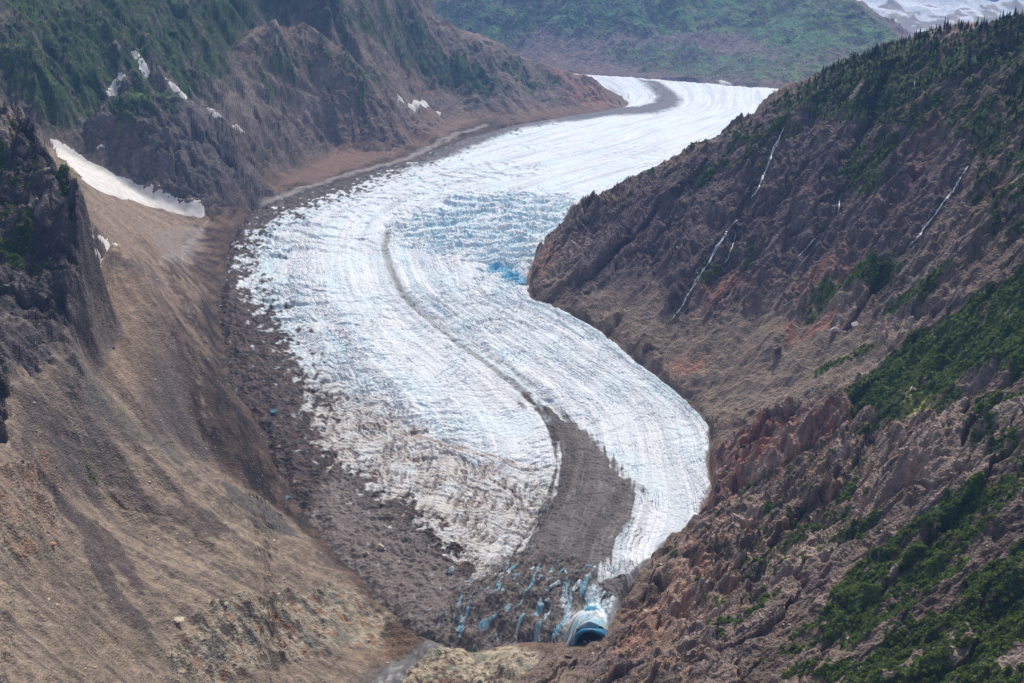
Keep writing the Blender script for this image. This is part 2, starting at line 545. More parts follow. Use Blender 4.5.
def streak(pts, width, soft=0.6, wob=2.0, caster=None, grid=None):
    X, Y, ps, w1, w2 = grid if grid else (XF, YF, PS, WB1 + 0.5 * WF1, WB2 + 0.5 * WF2)
    P = world_poly([(p[0], p[1]) for p in pts], caster or base_land.hit, closed=False, step=8)
    out = np.zeros(X.shape, f32)
    if len(P) < 2:
        return out
    pm = float(np.median(np.hypot(P[:, 0], P[:, 1]))) / FPX * (width + wob * 2 + 6)
    m = (X > P[:, 0].min() - pm) & (X < P[:, 0].max() + pm) & (Y > P[:, 1].min() - 3 * pm) & (Y < P[:, 1].max() + 3 * pm)
    x = X[m] + w1[m] * wob * ps[m] * 2
    y = Y[m] + w2[m] * wob * ps[m] * 2
    d, _ = seg_dist(x, y, P, closed=False)
    out[m] = 1 - sstep(1 - soft, 1 + soft, d / (ps[m] * width * 0.5))
    return out

# ------------------------------------------------------------------ relief
#        floor right near fan  leftm knob dome spur far  buttr
ROUGH = [0.15, 0.85, 0.46, 0.10, 0.95, 1.0, 0.9, 0.75, 0.7, 0.95]
RGH = sum(r * wg for r, wg in zip(ROUGH, WG))
ROCKY = np.zeros_like(PS, dtype=f32)
out_lo = zone([(165, 655), (200, 622), (262, 605), (330, 590), (385, 596), (398, 622), (362, 648), (300, 668), (240, 690), (180, 690)], 5, 6)
out_l2 = zone([(0, 500), (30, 455), (62, 470), (68, 530), (40, 560), (0, 570)], 6, 8)
out_l3 = zone([(0, 640), (10, 600), (14, 640), (8, 690), (0, 690)], 5, 3)
out_c = zone([(395, 690), (420, 655), (470, 640), (525, 648), (540, 665), (500, 690)], 4, 4)
out_r = zone([(600, 690), (610, 640), (650, 590), (700, 530), (700, 470), (760, 430), (850, 420), (940, 430), (950, 480), (880, 520), (800, 560), (740, 620), (680, 690)], 10, 10)
out_f = zone([(200, 245), (205, 285), (190, 290), (180, 262), (160, 258), (170, 230)], 3, 3)
ROCKY = np.clip(out_lo + out_l2 + out_l3 + out_c + 0.8 * out_r, 0, 1)
scree = np.clip(zone([(720, 320), (800, 300), (880, 330), (850, 400), (760, 420), (715, 425), (690, 385), (650, 340)], 12, 14)
                + zone([(560, 300), (640, 260), (680, 320), (690, 390), (620, 340)], 10, 10), 0, 1) * (1 - ROCKY)
RGH = np.clip(RGH * (1 - 0.55 * scree) + 0.75 * ROCKY, 0, 1.5)
DZ = np.zeros_like(PS)
gx, gy = GX.copy(), GY.copy()
GUL = np.zeros_like(PS)
slf = np.clip(SLP, 0.15, 1.1)
for k, lam in enumerate((640., 320., 160., 80., 40., 20., 10.)):
    g = np.sqrt(gx * gx + gy * gy) + 1e-4
    q = lam / PS
    wq = sstep(2.5, 7, q) * (1 - sstep(70, 150, q))
    c, s = waves(XF / lam, YF / lam, -gy / g, gx / g, 1.15, 100 + k)
    amp = 0.075 * lam * slf * wq * RGH * (1 - 0.55 * (WG[5] + WG[6])) * (1 - (0.65 if lam <= 20 else 0.2) * WG[2])
    DZ += amp * c
    GUL += c * wq * (0.8 ** k)
    k2 = amp * 2 * np.pi * 1.15 / lam * 0.8
    gx = gx - s * (-gy / g) * k2
    gy = gy - s * (gx / g) * k2
for k, lam in enumerate((300., 150., 75., 37., 18., 9., 4.5)):
    # crags: sharp-crested noise, leaning with the slope
    q = lam / PS
    wq = sstep(1.6, 4.5, q) * (1 - sstep(45, 110, q))
    a1 = perlin(XF / lam + 3.1 * k, YF / lam * 0.8 + ZS / lam * 0.6, 200 + k)
    a2 = perlin(XF / lam * 1.7 + a1, YF / lam * 1.5 - a1, 220 + k)
    n = 1 - np.abs(a1) * 2 + 0.5 * a2
    DZ += n * lam * (0.085, 0.085, 0.09, 0.11, 0.13, 0.14, 0.14)[k] * wq * (0.18 + 1.0 * RGH * np.clip(slf * 1.4, 0.25, 1))
# fractured bedrock: tilted blocks with stepped joints
CRG = np.clip((0.85 * WG[1] + 0.8 * WG[4] + 1.0 * WG[5] + 0.8 * WG[6] + 0.6 * WG[7] + 0.4 * WG[8] + 1.0 * WG[9]) * (1 - 0.85 * scree) * sstep(-0.5, 0.15, fbm(XF / 260, YF / 260, 330, 3) + 0.25) + 0.16 * ROCKY + 0.6 * out_r + 0.18 * WG[2] * sstep(0.0, 0.4, fbm(XF / 130, YF / 130, 333, 3)), 0, 1.2)
BLK = np.zeros_like(PS)
wx1, wy1 = fbm(XF / 80, YF / 80, 331, 3), fbm(XF / 80, YF / 80, 332, 3)
for k, lam in enumerate((420., 190., 90., 42., 20., 10.)):
    q = lam / PS
    wq = sstep(4, 9, q) * (1 - sstep(75, 150, q))
    # blocks drawn out along the beds, which dip to the lower left
    bx = (XF * 0.83 + YF * 0.55) / (lam * 1.5) + wx1 * 60 / lam
    by = (-XF * 0.55 + YF * 0.83) / (lam * 0.8) + wy1 * 60 / lam + ZS / lam * 0.25
    v, e, sx, sy = cells(bx, by, 340 + k)
    tl = (v * 7.3) % 1.0 - 0.5
    DZ += wq * CRG * lam * (0.055, 0.08, 0.105, 0.11, 0.11, 0.11)[k] * ((v - 0.5) * 1.3 + sx * (tl + 0.25) * 1.2 + sy * ((v * 13.7) % 1.0 - 0.7) * 1.0 - 0.5 * (1 - sstep(0, 0.14, e)))
    BLK += wq * CRG * (v - 0.5) * (1.0, 1.0, 1.0, 0.9, 0.7, 0.6)[k]
# broken ledges on the bare rock
led = fbm(XF / 60, YF / 60, 300, 3) * 14 + ZS
st = np.abs((led / 7.0) % 1.0 - 0.5) * 2
DZ += ROCKY * (sstep(0.15, 0.6, st) - 0.5) * 1.5 * np.clip(perlin(XF / 45, YF / 45, 305) + 0.7, 0, 1.2)
fan_low = fbm(XF / 40, YF / 40, 310, 3) * 3.0
DZ += fan_low * (WG[3] + WG[0]) * 0.9 + (ridged(XF / 16, YF / 16, 311, 3) - 0.5) * 3.0 * WG[0]
# mounds sighted in the photograph: (x, y, height m, radius px)
MOUNDS = [(445, 668, 16, 45), (300, 640, 10, 60), (215, 660, 8, 40), (515, 660, 6, 22), (380, 640, -14, 26), (410, 655, -10, 24), (620, 672, 10, 40), (740, 450, 14, 60), (820, 440, 14, 50),
          (700, 540, 12, 40), (935, 452, 16, 50), (828, 402, 10, 26), (770, 352, 6, 18), (985, 372, 8, 20), (180, 275, 5, 22), (185, 598, 6, 24)]
for mx, my, mh, mr in MOUNDS:
    hpt = base_land.hit(mx, my)
    if hpt is not None:
        s_ = math.hypot(hpt[0], hpt[1]) / FPX * mr
        DZ += mh * np.exp(-(((XF - hpt[0]) / s_) ** 2 + ((YF - hpt[1]) / (s_ * 1.2)) ** 2))
ZF = ZS + DZ
ZF = np.where(SD < 0, np.minimum(ZF, ZS + np.minimum(DZ, 3 + SD * 0.1)), ZF)
land = Land(thf, RF, ZF)
print('relief', round(time.time() - T0, 1))

# ------------------------------------------------------------------ what covers the land (colours of rock, debris and plants)
A = 1.66
def c_(r, g, b): return srgb(r, g, b) * A
n1 = fbm(XF / 120, YF / 120, 401, 4); n2 = fbm(XF / 35, YF / 35, 402, 4); n3 = fbm(XF / 9, YF / 9, 403, 3)
g0 = np.sqrt(GX ** 2 + GY ** 2) + 1e-4
stf = []
for lam, sd_ in ((70., 501), (28., 502), (11., 503), (5., 504)):
    # long thin streaks down the fall line
    c, s = waves(XF / (lam * 2.2), YF / (lam * 2.2), -GY / g0, GX / g0, 2.0, sd_)
    stf.append(c * sstep(1.5, 4, lam / PS))
GCL = perlin(XF / 13, YF / 13, 425)
ST = (stf[0] + stf[1] + 0.8 * stf[2] + 0.7 * stf[3]) / 2.4
#          floor          right           near            fan             leftm          knob          dome           spur           far            buttress
BASE = [(88, 70, 60), (104, 90, 84), (121, 107, 96), (119, 102, 90), (92, 83, 80), (82, 75, 77), (104, 90, 84), (102, 90, 86), (96, 84, 84), (74, 68, 70)]
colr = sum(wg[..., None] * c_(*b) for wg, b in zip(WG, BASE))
wR, wN, wFn, wB, wK, wD, wS, wM, wT = WG[1:]
rock = np.clip(sstep(0.35, 0.8, SLP) * 0.7 + ROCKY, 0, 1)
# mottling: lighter and darker beds, rust, wet streaks, highlights and crevices painted in as colour
var = 1 + 0.30 * n1 + 0.36 * n2 + 0.34 * n3 * (0.4 + RGH) + 0.16 * ST + 0.34 * BLK
colr = colr * np.clip(var, 0.45, 1.7)[..., None]
colr = mixc(colr, c_(90, 78, 84), wR * sstep(0.0, 0.5, n1 + 0.5 * ST) * 0.7 * (1 - scree))
colr = mixc(colr, c_(114, 101, 94), scree * 0.65)
colr = mixc(colr, c_(122, 106, 95), wR * (1 - scree) * (1 - ROCKY) * sstep(0.0, 0.5, fbm(XF / 150, YF / 150, 415, 4) - 0.3 * CRG + 0.15) * 0.75)
colr = mixc(colr, c_(138, 124, 118), (wR + wT + wD) * sstep(0.25, 0.6, BLK) * 0.55)
colr = mixc(colr, c_(62, 56, 60), (wR + 0.5 * wS + wT) * sstep(0.30, 0.6, n2 * 0.8 + ST * 0.45 - n1 * 0.3) * 0.6)
# purple-brown upper cliff on the right
colr = mixc(colr, c_(84, 72, 78), zone([(560, 232), (700, 152), (790, 100), (900, 120), (980, 180), (900, 260), (760, 300), (690, 320), (640, 300), (580, 280)], 25, 14) * 0.75)
rust = [([(688, 305), (712, 282), (752, 275), (748, 292), (712, 312)], .8), ([(795, 296), (815, 272), (848, 252), (858, 262), (838, 285), (810, 305)], .75),
        ([(770, 338), (800, 322), (842, 315), (838, 328), (800, 345)], .8), ([(690, 475), (740, 445), (775, 428), (848, 418), (862, 430), (815, 452), (770, 470), (722, 505), (702, 512)], .85),
        ([(655, 370), (700, 345), (712, 360), (680, 382)], .7), ([(610, 660), (660, 590), (705, 560), (720, 575), (680, 620), (640, 665)], .55), ([(528, 255), (545, 245), (565, 262), (545, 285), (530, 290)], .6),
        ([(850, 70), (905, 40), (900, 60), (870, 80)], .6), ([(955, 170), (1010, 130), (1024, 200), (985, 230)], .4), ([(545, 65), (600, 82), (616, 100), (600, 112), (570, 100)], .75),
        ([(395, 60), (415, 58), (425, 75), (440, 95), (415, 95)], .55), ([(0, 480), (30, 460), (62, 475), (66, 520), (30, 545), (0, 540)], .5), ([(900, 150), (925, 120), (940, 130), (915, 175)], .4)]
rn = sstep(-0.25, 0.35, n2 + 0.6 * n3)
for pts, s in rust:
    colr = mixc(colr, c_(132, 92, 82), zone(pts, 6, 7) * s * rn)
    colr = mixc(colr, c_(150, 112, 100), zone(pts, 6, 7) * s * sstep(0.15, 0.5, n3 - n2) * 0.7)
colr = mixc(colr, c_(150, 140, 126), np.clip(out_lo + out_c + 0.4 * out_l2, 0, 1) * sstep(-0.5, 0.2, n3 + 0.5 * n2) * 0.85)
colr = mixc(colr, c_(150, 104, 78), (out_lo + out_l2) * sstep(0.25, 0.5, perlin(XF / 14, YF / 14, 411)) * 0.6)
colr = mixc(colr, c_(92, 98, 92), (out_lo + out_c) * sstep(0.1, 0.5, perlin(XF / 30, YF / 22, 412)) * 0.6)
colr = mixc(colr, c_(140, 114, 100), out_r * sstep(0.1, 0.45, perlin(XF / 25, YF / 25, 413) + 0.3 * n3) * 0.65)
colr = mixc(colr, c_(84, 76, 76) * np.clip(var, 0.5, 1.6)[..., None], sstep(1.25, 2.0, SLP) * (wFn + wN + WG[0]) * 0.8)
# pale and dark streaks on the scree at the left
colr = mixc(colr, c_(132, 115, 98), wN * sstep(0.0, 0.6, 0.5 * ST + 0.8 * n2) * 0.5)
colr = mixc(colr, c_(84, 74, 72), (wN * 0.8 + wFn * 0.45) * sstep(0.22, 0.62, -ST * 0.8 + n1 * 0.5) * 0.75)
for pts, s, cc in (([(22, 440), (45, 478), (62, 500), (88, 520), (108, 555), (125, 590), (150, 625), (152, 645), (128, 625), (108, 600), (92, 570), (76, 530), (55, 505), (40, 480)], .85, (74, 66, 66)),
                   ([(85, 508), (105, 530), (135, 570), (150, 590), (146, 600), (120, 570), (100, 550)], .8, (76, 66, 66)),
                   ([(110, 476), (128, 480), (160, 500), (200, 530), (196, 538), (160, 518), (125, 498)], .75, (80, 70, 68)),
                   ([(170, 505), (215, 515), (235, 535), (200, 540)], .75, (80, 70, 68)),
                   ([(220, 480), (250, 495), (290, 530), (300, 540), (270, 535), (235, 505)], .8, (78, 74, 74)),
                   ([(65, 360), (95, 375), (118, 415), (160, 440), (195, 462), (180, 468), (130, 440), (95, 410)], .65, (92, 88, 84)),
                   ([(60, 230), (95, 250), (145, 262), (155, 275), (110, 268), (75, 255)], .7, (74, 66, 70)),
                   ([(320, 545), (345, 560), (340, 575), (320, 560)], .6, (74, 66, 66))):
    colr = mixc(colr, c_(*cc), zone(pts, 2.5, 5) * s)
# dark wet debris along the ice margin, browner up-slope
deb = zone([(455, 122), (380, 155), (300, 180), (225, 205), (178, 250), (170, 320), (190, 400), (220, 470), (275, 540), (335, 590), (420, 650), (640, 600), (600, 300), (620, 120)], 30, 22)
colr = mixc(colr, c_(70, 57, 51), (WG[0] + wFn) * sstep(-0.25, 0.3, n2 + 0.5 * n1 + 0.4 * n3 + 1.2 * (deb - 0.55)) * 0.85)
colr = mixc(colr, c_(42, 38, 38), (WG[0] + wFn) * sstep(0.08, 0.35, n2 + 0.5 * n3 + 0.9 * (deb - 0.8)) * 0.85)
colr = mixc(colr, c_(122, 112, 110), zone([(150, 235), (185, 225), (205, 232), (195, 262), (180, 270), (165, 262)], 4, 5) * 0.5)
colr = mixc(colr, c_(136, 130, 132), streak([(160, 265), (180, 256), (195, 240), (205, 225)], 4, 0.6, 3) * sstep(-.2, .3, n3) * 0.8)
colr = mixc(colr, c_(146, 130, 118), streak([(182, 300), (198, 325), (205, 350), (195, 370), (205, 400), (210, 430)], 6, 0.8, 5) * sstep(-.1, .4, n3) * 0.5)
colr = mixc(colr, c_(84, 80, 80), streak([(480, 612), (440, 640), (400, 662), (372, 683), (360, 695)], 22, 0.6, 3) * 0.7)
colr = mixc(colr, c_(138, 132, 134), streak([(486, 126), (450, 138), (410, 158), (360, 172), (300, 190), (262, 205)], 6, 0.7, 2) * 0.6)
colr = mixc(colr, c_(112, 92, 86), zone([(330, 155), (420, 120), (475, 118), (440, 140), (380, 160), (320, 182), (280, 185)], 5, 4) * 0.5)
# wet rock beside the falling water
for pts, wd in (([(785, 127), (773, 152), (763, 178), (750, 201)], 11), ([(745, 208), (727, 231), (709, 262), (690, 292), (670, 322)], 16), ([(735, 230), (728, 262), (712, 285)], 14), ([(842, 190), (836, 222)], 8), ([(822, 232), (795, 260)], 8), ([(968, 164), (957, 186), (928, 224), (907, 250)], 9)):
    colr = mixc(colr, c_(52, 48, 52), streak(pts, wd, 0.8, 3) * 0.7)
# far mountain: bare purple-red cliffs below, meadows above
gmead = c_(86, 112, 62)
colr = mixc(colr, c_(118, 100, 96), wM * sstep(0.1, 0.5, ST + n1) * 0.5)

colr = colr * np.array([1.0, 1.01, 0.92], f32)
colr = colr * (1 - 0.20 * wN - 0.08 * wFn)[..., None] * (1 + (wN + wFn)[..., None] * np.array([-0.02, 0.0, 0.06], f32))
# plants: outline, share of ground covered, tint
GR_D, GR_M, GR_L = c_(36, 50, 30), c_(52, 73, 36), c_(88, 106, 52)
VEG = [
 ([(770, 110), (800, 92), (850, 70), (880, 54), (910, 44), (930, 46), (955, 40), (980, 30), (1024, 18), (1070, 12), (1070, 120), (1000, 100), (960, 90), (930, 92), (905, 108), (880, 122), (850, 130), (820, 122), (790, 125)], .86, 0),
 ([(895, 115), (940, 100), (990, 100), (1050, 90), (1050, 260), (1000, 240), (970, 200), (985, 160), (950, 130), (910, 140), (880, 170), (850, 165), (860, 135)], .55, 0),
 ([(820, 165), (870, 150), (900, 170), (890, 205), (850, 195)], .40, 0), ([(640, 175), (740, 128), (800, 112), (840, 135), (800, 160), (740, 180), (680, 190)], .22, 0),
 ([(800, 310), (850, 280), (890, 255), (905, 262), (880, 285), (840, 304), (812, 320)], .9, 0), ([(890, 314), (920, 285), (942, 273), (937, 292), (905, 318)], .9, 0),
 ([(846, 415), (862, 385), (900, 350), (945, 325), (985, 300), (1050, 262), (1050, 380), (1000, 368), (960, 392), (930, 402), (900, 414), (870, 427), (850, 434)], .86, 1),
 ([(815, 375), (850, 355), (872, 345), (868, 354), (840, 370), (818, 384)], .8, 1), ([(850, 445), (900, 425), (940, 400), (1000, 395), (1040, 405), (1040, 425), (990, 428), (960, 418), (900, 440)], .5, 1),
 ([(950, 442), (1000, 428), (1040, 436), (1040, 452), (990, 458)], .8, 0), ([(670, 560), (760, 480), (860, 450), (880, 520), (780, 600), (720, 650)], .09, 1),
 ([(755, 662), (790, 640), (835, 600), (870, 565), (905, 530), (950, 505), (985, 480), (1030, 450), (1050, 470), (1000, 520), (960, 560), (930, 590), (905, 622), (880, 642), (850, 650), (810, 650)], .70, 0),
 ([(850, 695), (868, 655), (920, 612), (960, 582), (1000, 560), (1050, 535), (1050, 710), (850, 710)], .80, 0), ([(770, 690), (800, 660), (850, 640), (870, 660), (850, 690)], .30, 0),
 ([(820, 560), (835, 540), (870, 520), (868, 535), (840, 556)], .6, 0), ([(735, 250), (765, 225), (770, 240), (745, 262)], .5, 0), ([(690, 285), (720, 265), (722, 275), (695, 295)], .3, 0),
 ([(0, 0), (310, 0), (262, 22), (236, 48), (228, 72), (200, 92), (165, 84), (132, 90), (100, 112), (75, 138), (58, 138), (28, 103), (0, 82)], .86, 0),
 ([(160, 48), (200, 55), (226, 80), (230, 94), (205, 90), (178, 70)], .9, 1), ([(270, 0), (405, 0), (425, 30), (445, 62), (425, 80), (400, 68), (370, 40), (330, 34), (290, 22)], .62, 0),
 ([(245, 62), (300, 42), (350, 62), (388, 98), (370, 102), (320, 78), (280, 98), (250, 92)], .48, 0), ([(405, 52), (440, 55), (490, 80), (512, 97), (495, 101), (460, 90), (430, 85)], .8, 0),
 ([(450, 50), (520, 65), (560, 80), (540, 90), (490, 75)], .35, 2),
 ([(103, 112), (130, 95), (165, 97), (198, 108), (180, 117), (150, 113), (130, 120), (118, 130)], .85, 0), ([(145, 128), (165, 132), (175, 152), (160, 158), (150, 140)], .5, 0),
 ([(55, 158), (80, 178), (86, 200), (70, 196), (58, 176)], .6, 0), ([(0, 205), (20, 200), (52, 245), (62, 285), (40, 285), (10, 262), (0, 262)], .5, 0), ([(0, 120), (20, 120), (40, 180), (20, 200), (0, 190)], .3, 0),
 ([(70, 470), (95, 468), (105, 482), (85, 488)], .45, 0),
 ([(425, 0), (900, -6), (912, 38), (872, 47), (800, 52), (740, 32), (690, 38), (640, 32), (600, 42), (560, 32), (480, 42), (440, 20)], .82, 3),
 ([(600, 55), (650, 42), (720, 52), (780, 62), (850, 60), (800, 84), (700, 78), (640, 70)], .60, 3), ([(740, 30), (900, 20), (905, 70), (800, 85)], .5, 3)]
veg = np.zeros_like(PS, dtype=f32); tint = np.zeros_like(PS, dtype=f32)
vn = 0.55 * n1 + 0.75 * n2 + 0.45 * n3 + 0.22 * ST
for pts, cov, ti in VEG:
    m = zone(pts, 7, 7)
    thr = np.quantile(vn[::7, ::7], 1 - cov) if 0 < cov < 1 else 0
    v = m * sstep(thr - 0.07, thr + 0.07, vn)
    tint = np.where(v > veg, ti, tint)
    veg = np.maximum(veg, v)
gv = perlin(XF / 22, YF / 22, 420); gv2 = perlin(XF / 90, YF / 90, 421)
gcol = GR_D + (GR_M - GR_D) * np.clip(0.5 + 0.8 * gv + 0.5 * gv2, 0, 1)[..., None]
gcol = mixc(gcol, GR_M, sstep(0.5, 1, tint) * (1 - sstep(1.5, 2, tint)) * 0.6)
gcol = mixc(gcol, GR_L, sstep(1.5, 2, tint) * sstep(-0.25, 0.35, gv2 + 0.4 * n1) * 0.75)
gcol = mixc(gcol, GR_L, sstep(0.28, 0.55, gv2 - 0.2 * gv) * 0.4 * (1 - WG[4]))
gcol = mixc(gcol, c_(72, 106, 70), WG[8] * sstep(-0.2, 0.4, perlin(XF / 420, YF / 420, 426) + 0.3 * gv2) * 0.65)  # bluer green on the far slopes, distance haze put into the colour
colr = mixc(colr, gcol, veg * 0.92)
colr = mixc(colr, c_(150, 146, 92), zone([(905, 405), (930, 396), (935, 410), (912, 420)], 4, 4) * 0.8)
ZF += veg * (1.5 + 1.8 * np.abs(perlin(XF / 11, YF / 11, 430))) * np.clip(PS * 0.75, 0.5, 3)
colr = np.clip(colr, 0.012, 0.75)
print('cover', round(time.time() - T0, 1))

# ------------------------------------------------------------------ mesh building
def set_attr(me, name, data):
    if data.ndim == 1:
        at_ = me.attributes.new(name, 'FLOAT', 'POINT')
        at_.data.foreach_set('value', np.ascontiguousarray(data, dtype=f32))
    else:
        at_ = me.attributes.new(name, 'FLOAT_COLOR', 'POINT')
        rgba = np.ones((len(data), 4), f32); rgba[:, :3] = data
        at_.data.foreach_set('color', rgba.ravel())

def mesh_from(name, verts, faces, smooth=True, attrs=None):
    me = bpy.data.meshes.new(name)
    verts = np.ascontiguousarray(verts, dtype=f32); faces = np.ascontiguousarray(faces, dtype=np.int32)
    k = faces.shape[1]
    me.vertices.add(len(verts)); me.vertices.foreach_set('co', verts.ravel())
    me.loops.add(faces.size); me.loops.foreach_set('vertex_index', faces.ravel())
    me.polygons.add(len(faces))
    me.polygons.foreach_set('loop_start', np.arange(0, faces.size, k, dtype=np.int32))
    me.polygons.foreach_set('use_smooth', np.full(len(faces), smooth, dtype=bool))
    me.update(calc_edges=True)
    for n, d in (attrs or {}).items():
        set_attr(me, n, d)
    return me

def grid_faces(nu, nv, keep=None):
    i, j = np.meshgrid(np.arange(nu - 1), np.arange(nv - 1), indexing='ij')
    a = i * nv + j
    F = np.stack([a, a + nv, a + nv + 1, a + 1], -1).reshape(-1, 4)
    return F if keep is None else F[keep.ravel()]

def submesh(name, V, F, attrs, smooth=True):
    u, inv = np.unique(F, return_inverse=True)
    return mesh_from(name, V[u], inv.reshape(F.shape), smooth, {k: v[u] for k, v in attrs.items()})

def add(name, me, mat=None, parent=None, **props):
    o = bpy.data.objects.new(name, me)
    COL.objects.link(o)
    if mat and me is not None and not me.materials:
        me.materials.append(mat)
    if parent:
        o.parent = parent
    for k, v in props.items():
        o[k] = v
    return o

# ------------------------------------------------------------------ materials
def nodes_of(name):
    m = bpy.data.materials.new(name)
    m.use_nodes = True
    nt = m.node_tree
    return m, nt, nt.nodes['Principled BSDF']

def ground_material(name, scale, bump, tone, rough=0.95, attr='cover', speck=None):
    """attribute colour broken up by two sizes of noise, with fine relief"""
    m, nt, p = nodes_of(name)
    N, L = nt.nodes.new, nt.links.new
    at_ = N('ShaderNodeAttribute'); at_.attribute_name = attr
    tc = N('ShaderNodeTexCoord')
    n1_ = N('ShaderNodeTexNoise'); n1_.inputs['Scale'].default_value = scale; n1_.inputs['Detail'].default_value = 7; n1_.inputs['Roughness'].default_value = 0.68
    L(tc.outputs['Object'], n1_.inputs['Vector'])
    n2_ = N('ShaderNodeTexVoronoi'); n2_.inputs['Scale'].default_value = scale * 3.2
    L(tc.outputs['Object'], n2_.inputs['Vector'])
    mr = N('ShaderNodeMapRange'); mr.inputs['From Min'].default_value = 0.3; mr.inputs['From Max'].default_value = 0.7
    mr.inputs['To Min'].default_value = 1 - tone; mr.inputs['To Max'].default_value = 1 + tone
    L(n1_.outputs['Fac'], mr.inputs['Value'])
    mx = N('ShaderNodeVectorMath'); mx.operation = 'SCALE'
    L(at_.outputs['Color'], mx.inputs[0]); L(mr.outputs['Result'], mx.inputs['Scale'])
    last = mx.outputs['Vector']
    if speck:
        vo = N('ShaderNodeTexVoronoi'); vo.inputs['Scale'].default_value = speck[0]
        L(tc.outputs['Object'], vo.inputs['Vector'])
        r2 = N('ShaderNodeMapRange'); r2.inputs['From Min'].default_value = speck[1]; r2.inputs['From Max'].default_value = speck[1] * 0.6
        L(vo.outputs['Distance'], r2.inputs['Value'])
        bl = N('ShaderNodeMix'); bl.data_type = 'RGBA'
        L(r2.outputs['Result'], bl.inputs['Factor']); L(last, bl.inputs['A'])
        bl.inputs['B'].default_value = (*speck[2], 1)
        last = bl.outputs['Result']
    L(last, p.inputs['Base Color'])
    ad = N('ShaderNodeMath'); ad.operation = 'ADD'
    L(n1_.outputs['Fac'], ad.inputs[0]); L(n2_.outputs['Distance'], ad.inputs[1])
    bm_ = N('ShaderNodeBump'); bm_.inputs['Strength'].default_value = 0.65; bm_.inputs['Distance'].default_value = bump
    L(ad.outputs[0], bm_.inputs['Height']); L(bm_.outputs['Normal'], p.inputs['Normal'])
    p.inputs['Roughness'].default_value = rough
    p.inputs['Specular IOR Level'].default_value = 0.2
    return m

M_NEAR = ground_material('scree_and_rock', 0.12, 1.8, 0.36, speck=(0.11, 0.13, (0.34, 0.31, 0.28)))
M_MID = ground_material('mountain_rock', 0.10, 3.4, 0.40)
M_FAR = ground_material('far_slopes', 0.03, 9.0, 0.34)

# ------------------------------------------------------------------ the land, one object per landform
V = np.stack([XF, YF, ZF], -1).reshape(-1, 3)
CF = colr.reshape(-1, 3)
lab = np.argmax(np.stack(WG), 0)
cell_lab = lab[:-1, :-1]
cell_sd = np.maximum(np.maximum(SD[:-1, :-1], SD[1:, 1:]), np.maximum(SD[1:, :-1], SD[:-1, 1:]))
GRP = {'valley_floor': ([0], M_NEAR), 'right_mountain': ([1], M_NEAR), 'near_left_slope': ([2], M_NEAR), 'moraine_fan': ([3], M_NEAR), 'left_mountain': ([4, 5, 6], M_MID),
       'bare_spur': ([7], M_MID), 'far_mountain': ([8], M_FAR), 'rock_buttress': ([9], M_NEAR)}
for nm, (ids, mt) in GRP.items():
    keep = np.isin(cell_lab, ids) & (cell_sd > -45)
    if not keep.any():
        continue
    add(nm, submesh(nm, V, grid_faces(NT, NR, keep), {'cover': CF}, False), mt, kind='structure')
print('land', round(time.time() - T0, 1))

# ------------------------------------------------------------------ the glacier: a sheet in flow coordinates
NS, NA = 1150, 430
CL, CM, CR = catmull(SL[:, :2], NS), catmull(SM[:, :2], NS), catmull(SR[:, :2], NS)
tt = np.linspace(0, 1, NA)[None, :, None]
GXY = CL[:, None] * (2 * (tt - 0.5) * (tt - 1)) + CM[:, None] * (4 * tt * (1 - tt)) + CR[:, None] * (2 * tt * (tt - 0.5))
gX, gY = GXY[..., 0], GXY[..., 1]
gt = np.broadcast_to(tt[..., 0], gX.shape); gs = np.broadcast_to(np.linspace(0, 1, NS)[:, None], gX.shape)
fdx, fdy = np.gradient(gX, axis=0), np.gradient(gY, axis=0)
fl_ = np.hypot(fdx, fdy) + 1e-6
fx, fy = fdx / fl_, fdy / fl_
wid = np.hypot(*(CR - CL).T)
arc = np.concatenate([[0], np.cumsum(np.hypot(*np.diff(CM, axis=0).T))])
wsm = np.convolve(np.pad(wid, 100, mode='edge'), np.ones(201) / 201, 'valid')
gU = (gt - 0.5) * wsm[:, None]; gV = np.broadcast_to(arc[:, None], gX.shape)
gPS = np.sqrt(gX ** 2 + gY ** 2 + 300000) / FPX
gz0 = zg(gY)
GB1, GB2 = fbm(gX / 50, gY / 50, 605, 3), fbm(gX / 50, gY / 50, 606, 3)
GG = (gX, gY, gPS, GB1 + 0.5 * fbm(gX / 14, gY / 14, 607, 2), GB2 + 0.5 * fbm(gX / 14, gY / 14, 608, 2))
def gzone(p, soft=4, wob=4): return zone(p, soft, wob, on_ice, GG)
def gstreak(p, width, soft=0.6, wob=1.5): return streak(p, width, soft, wob, on_ice, GG)

# zones on the ice
z_fall = gzone([(395, 225), (440, 200), (500, 190), (570, 192), (580, 215), (540, 245), (528, 290), (500, 285), (470, 255), (420, 250)], 22, 14)
z_left = gzone([(245, 235), (275, 215), (320, 210), (330, 300), (370, 370), (440, 440), (520, 470), (540, 520), (480, 590), (400, 560), (340, 500), (310, 400), (265, 310)], 14, 6)
z_tan = gzone([(300, 370), (360, 395), (430, 440), (500, 470), (550, 465), (545, 510), (500, 570), (450, 600), (380, 540), (320, 480)], 22, 12)
z_deb = gzone([(560, 110), (480, 126), (440, 140), (300, 170), (180, 200), (150, 300), (170, 420), (240, 560), (400, 690), (470, 680), (470, 592), (462, 574), (439, 545), (408, 514), (372, 490), (338, 464), (322, 440),
               (315, 415), (296, 365), (272, 318), (246, 290), (244, 262), (252, 232), (295, 208), (350, 190), (400, 168), (445, 152), (480, 134), (530, 120)], 38, 16)
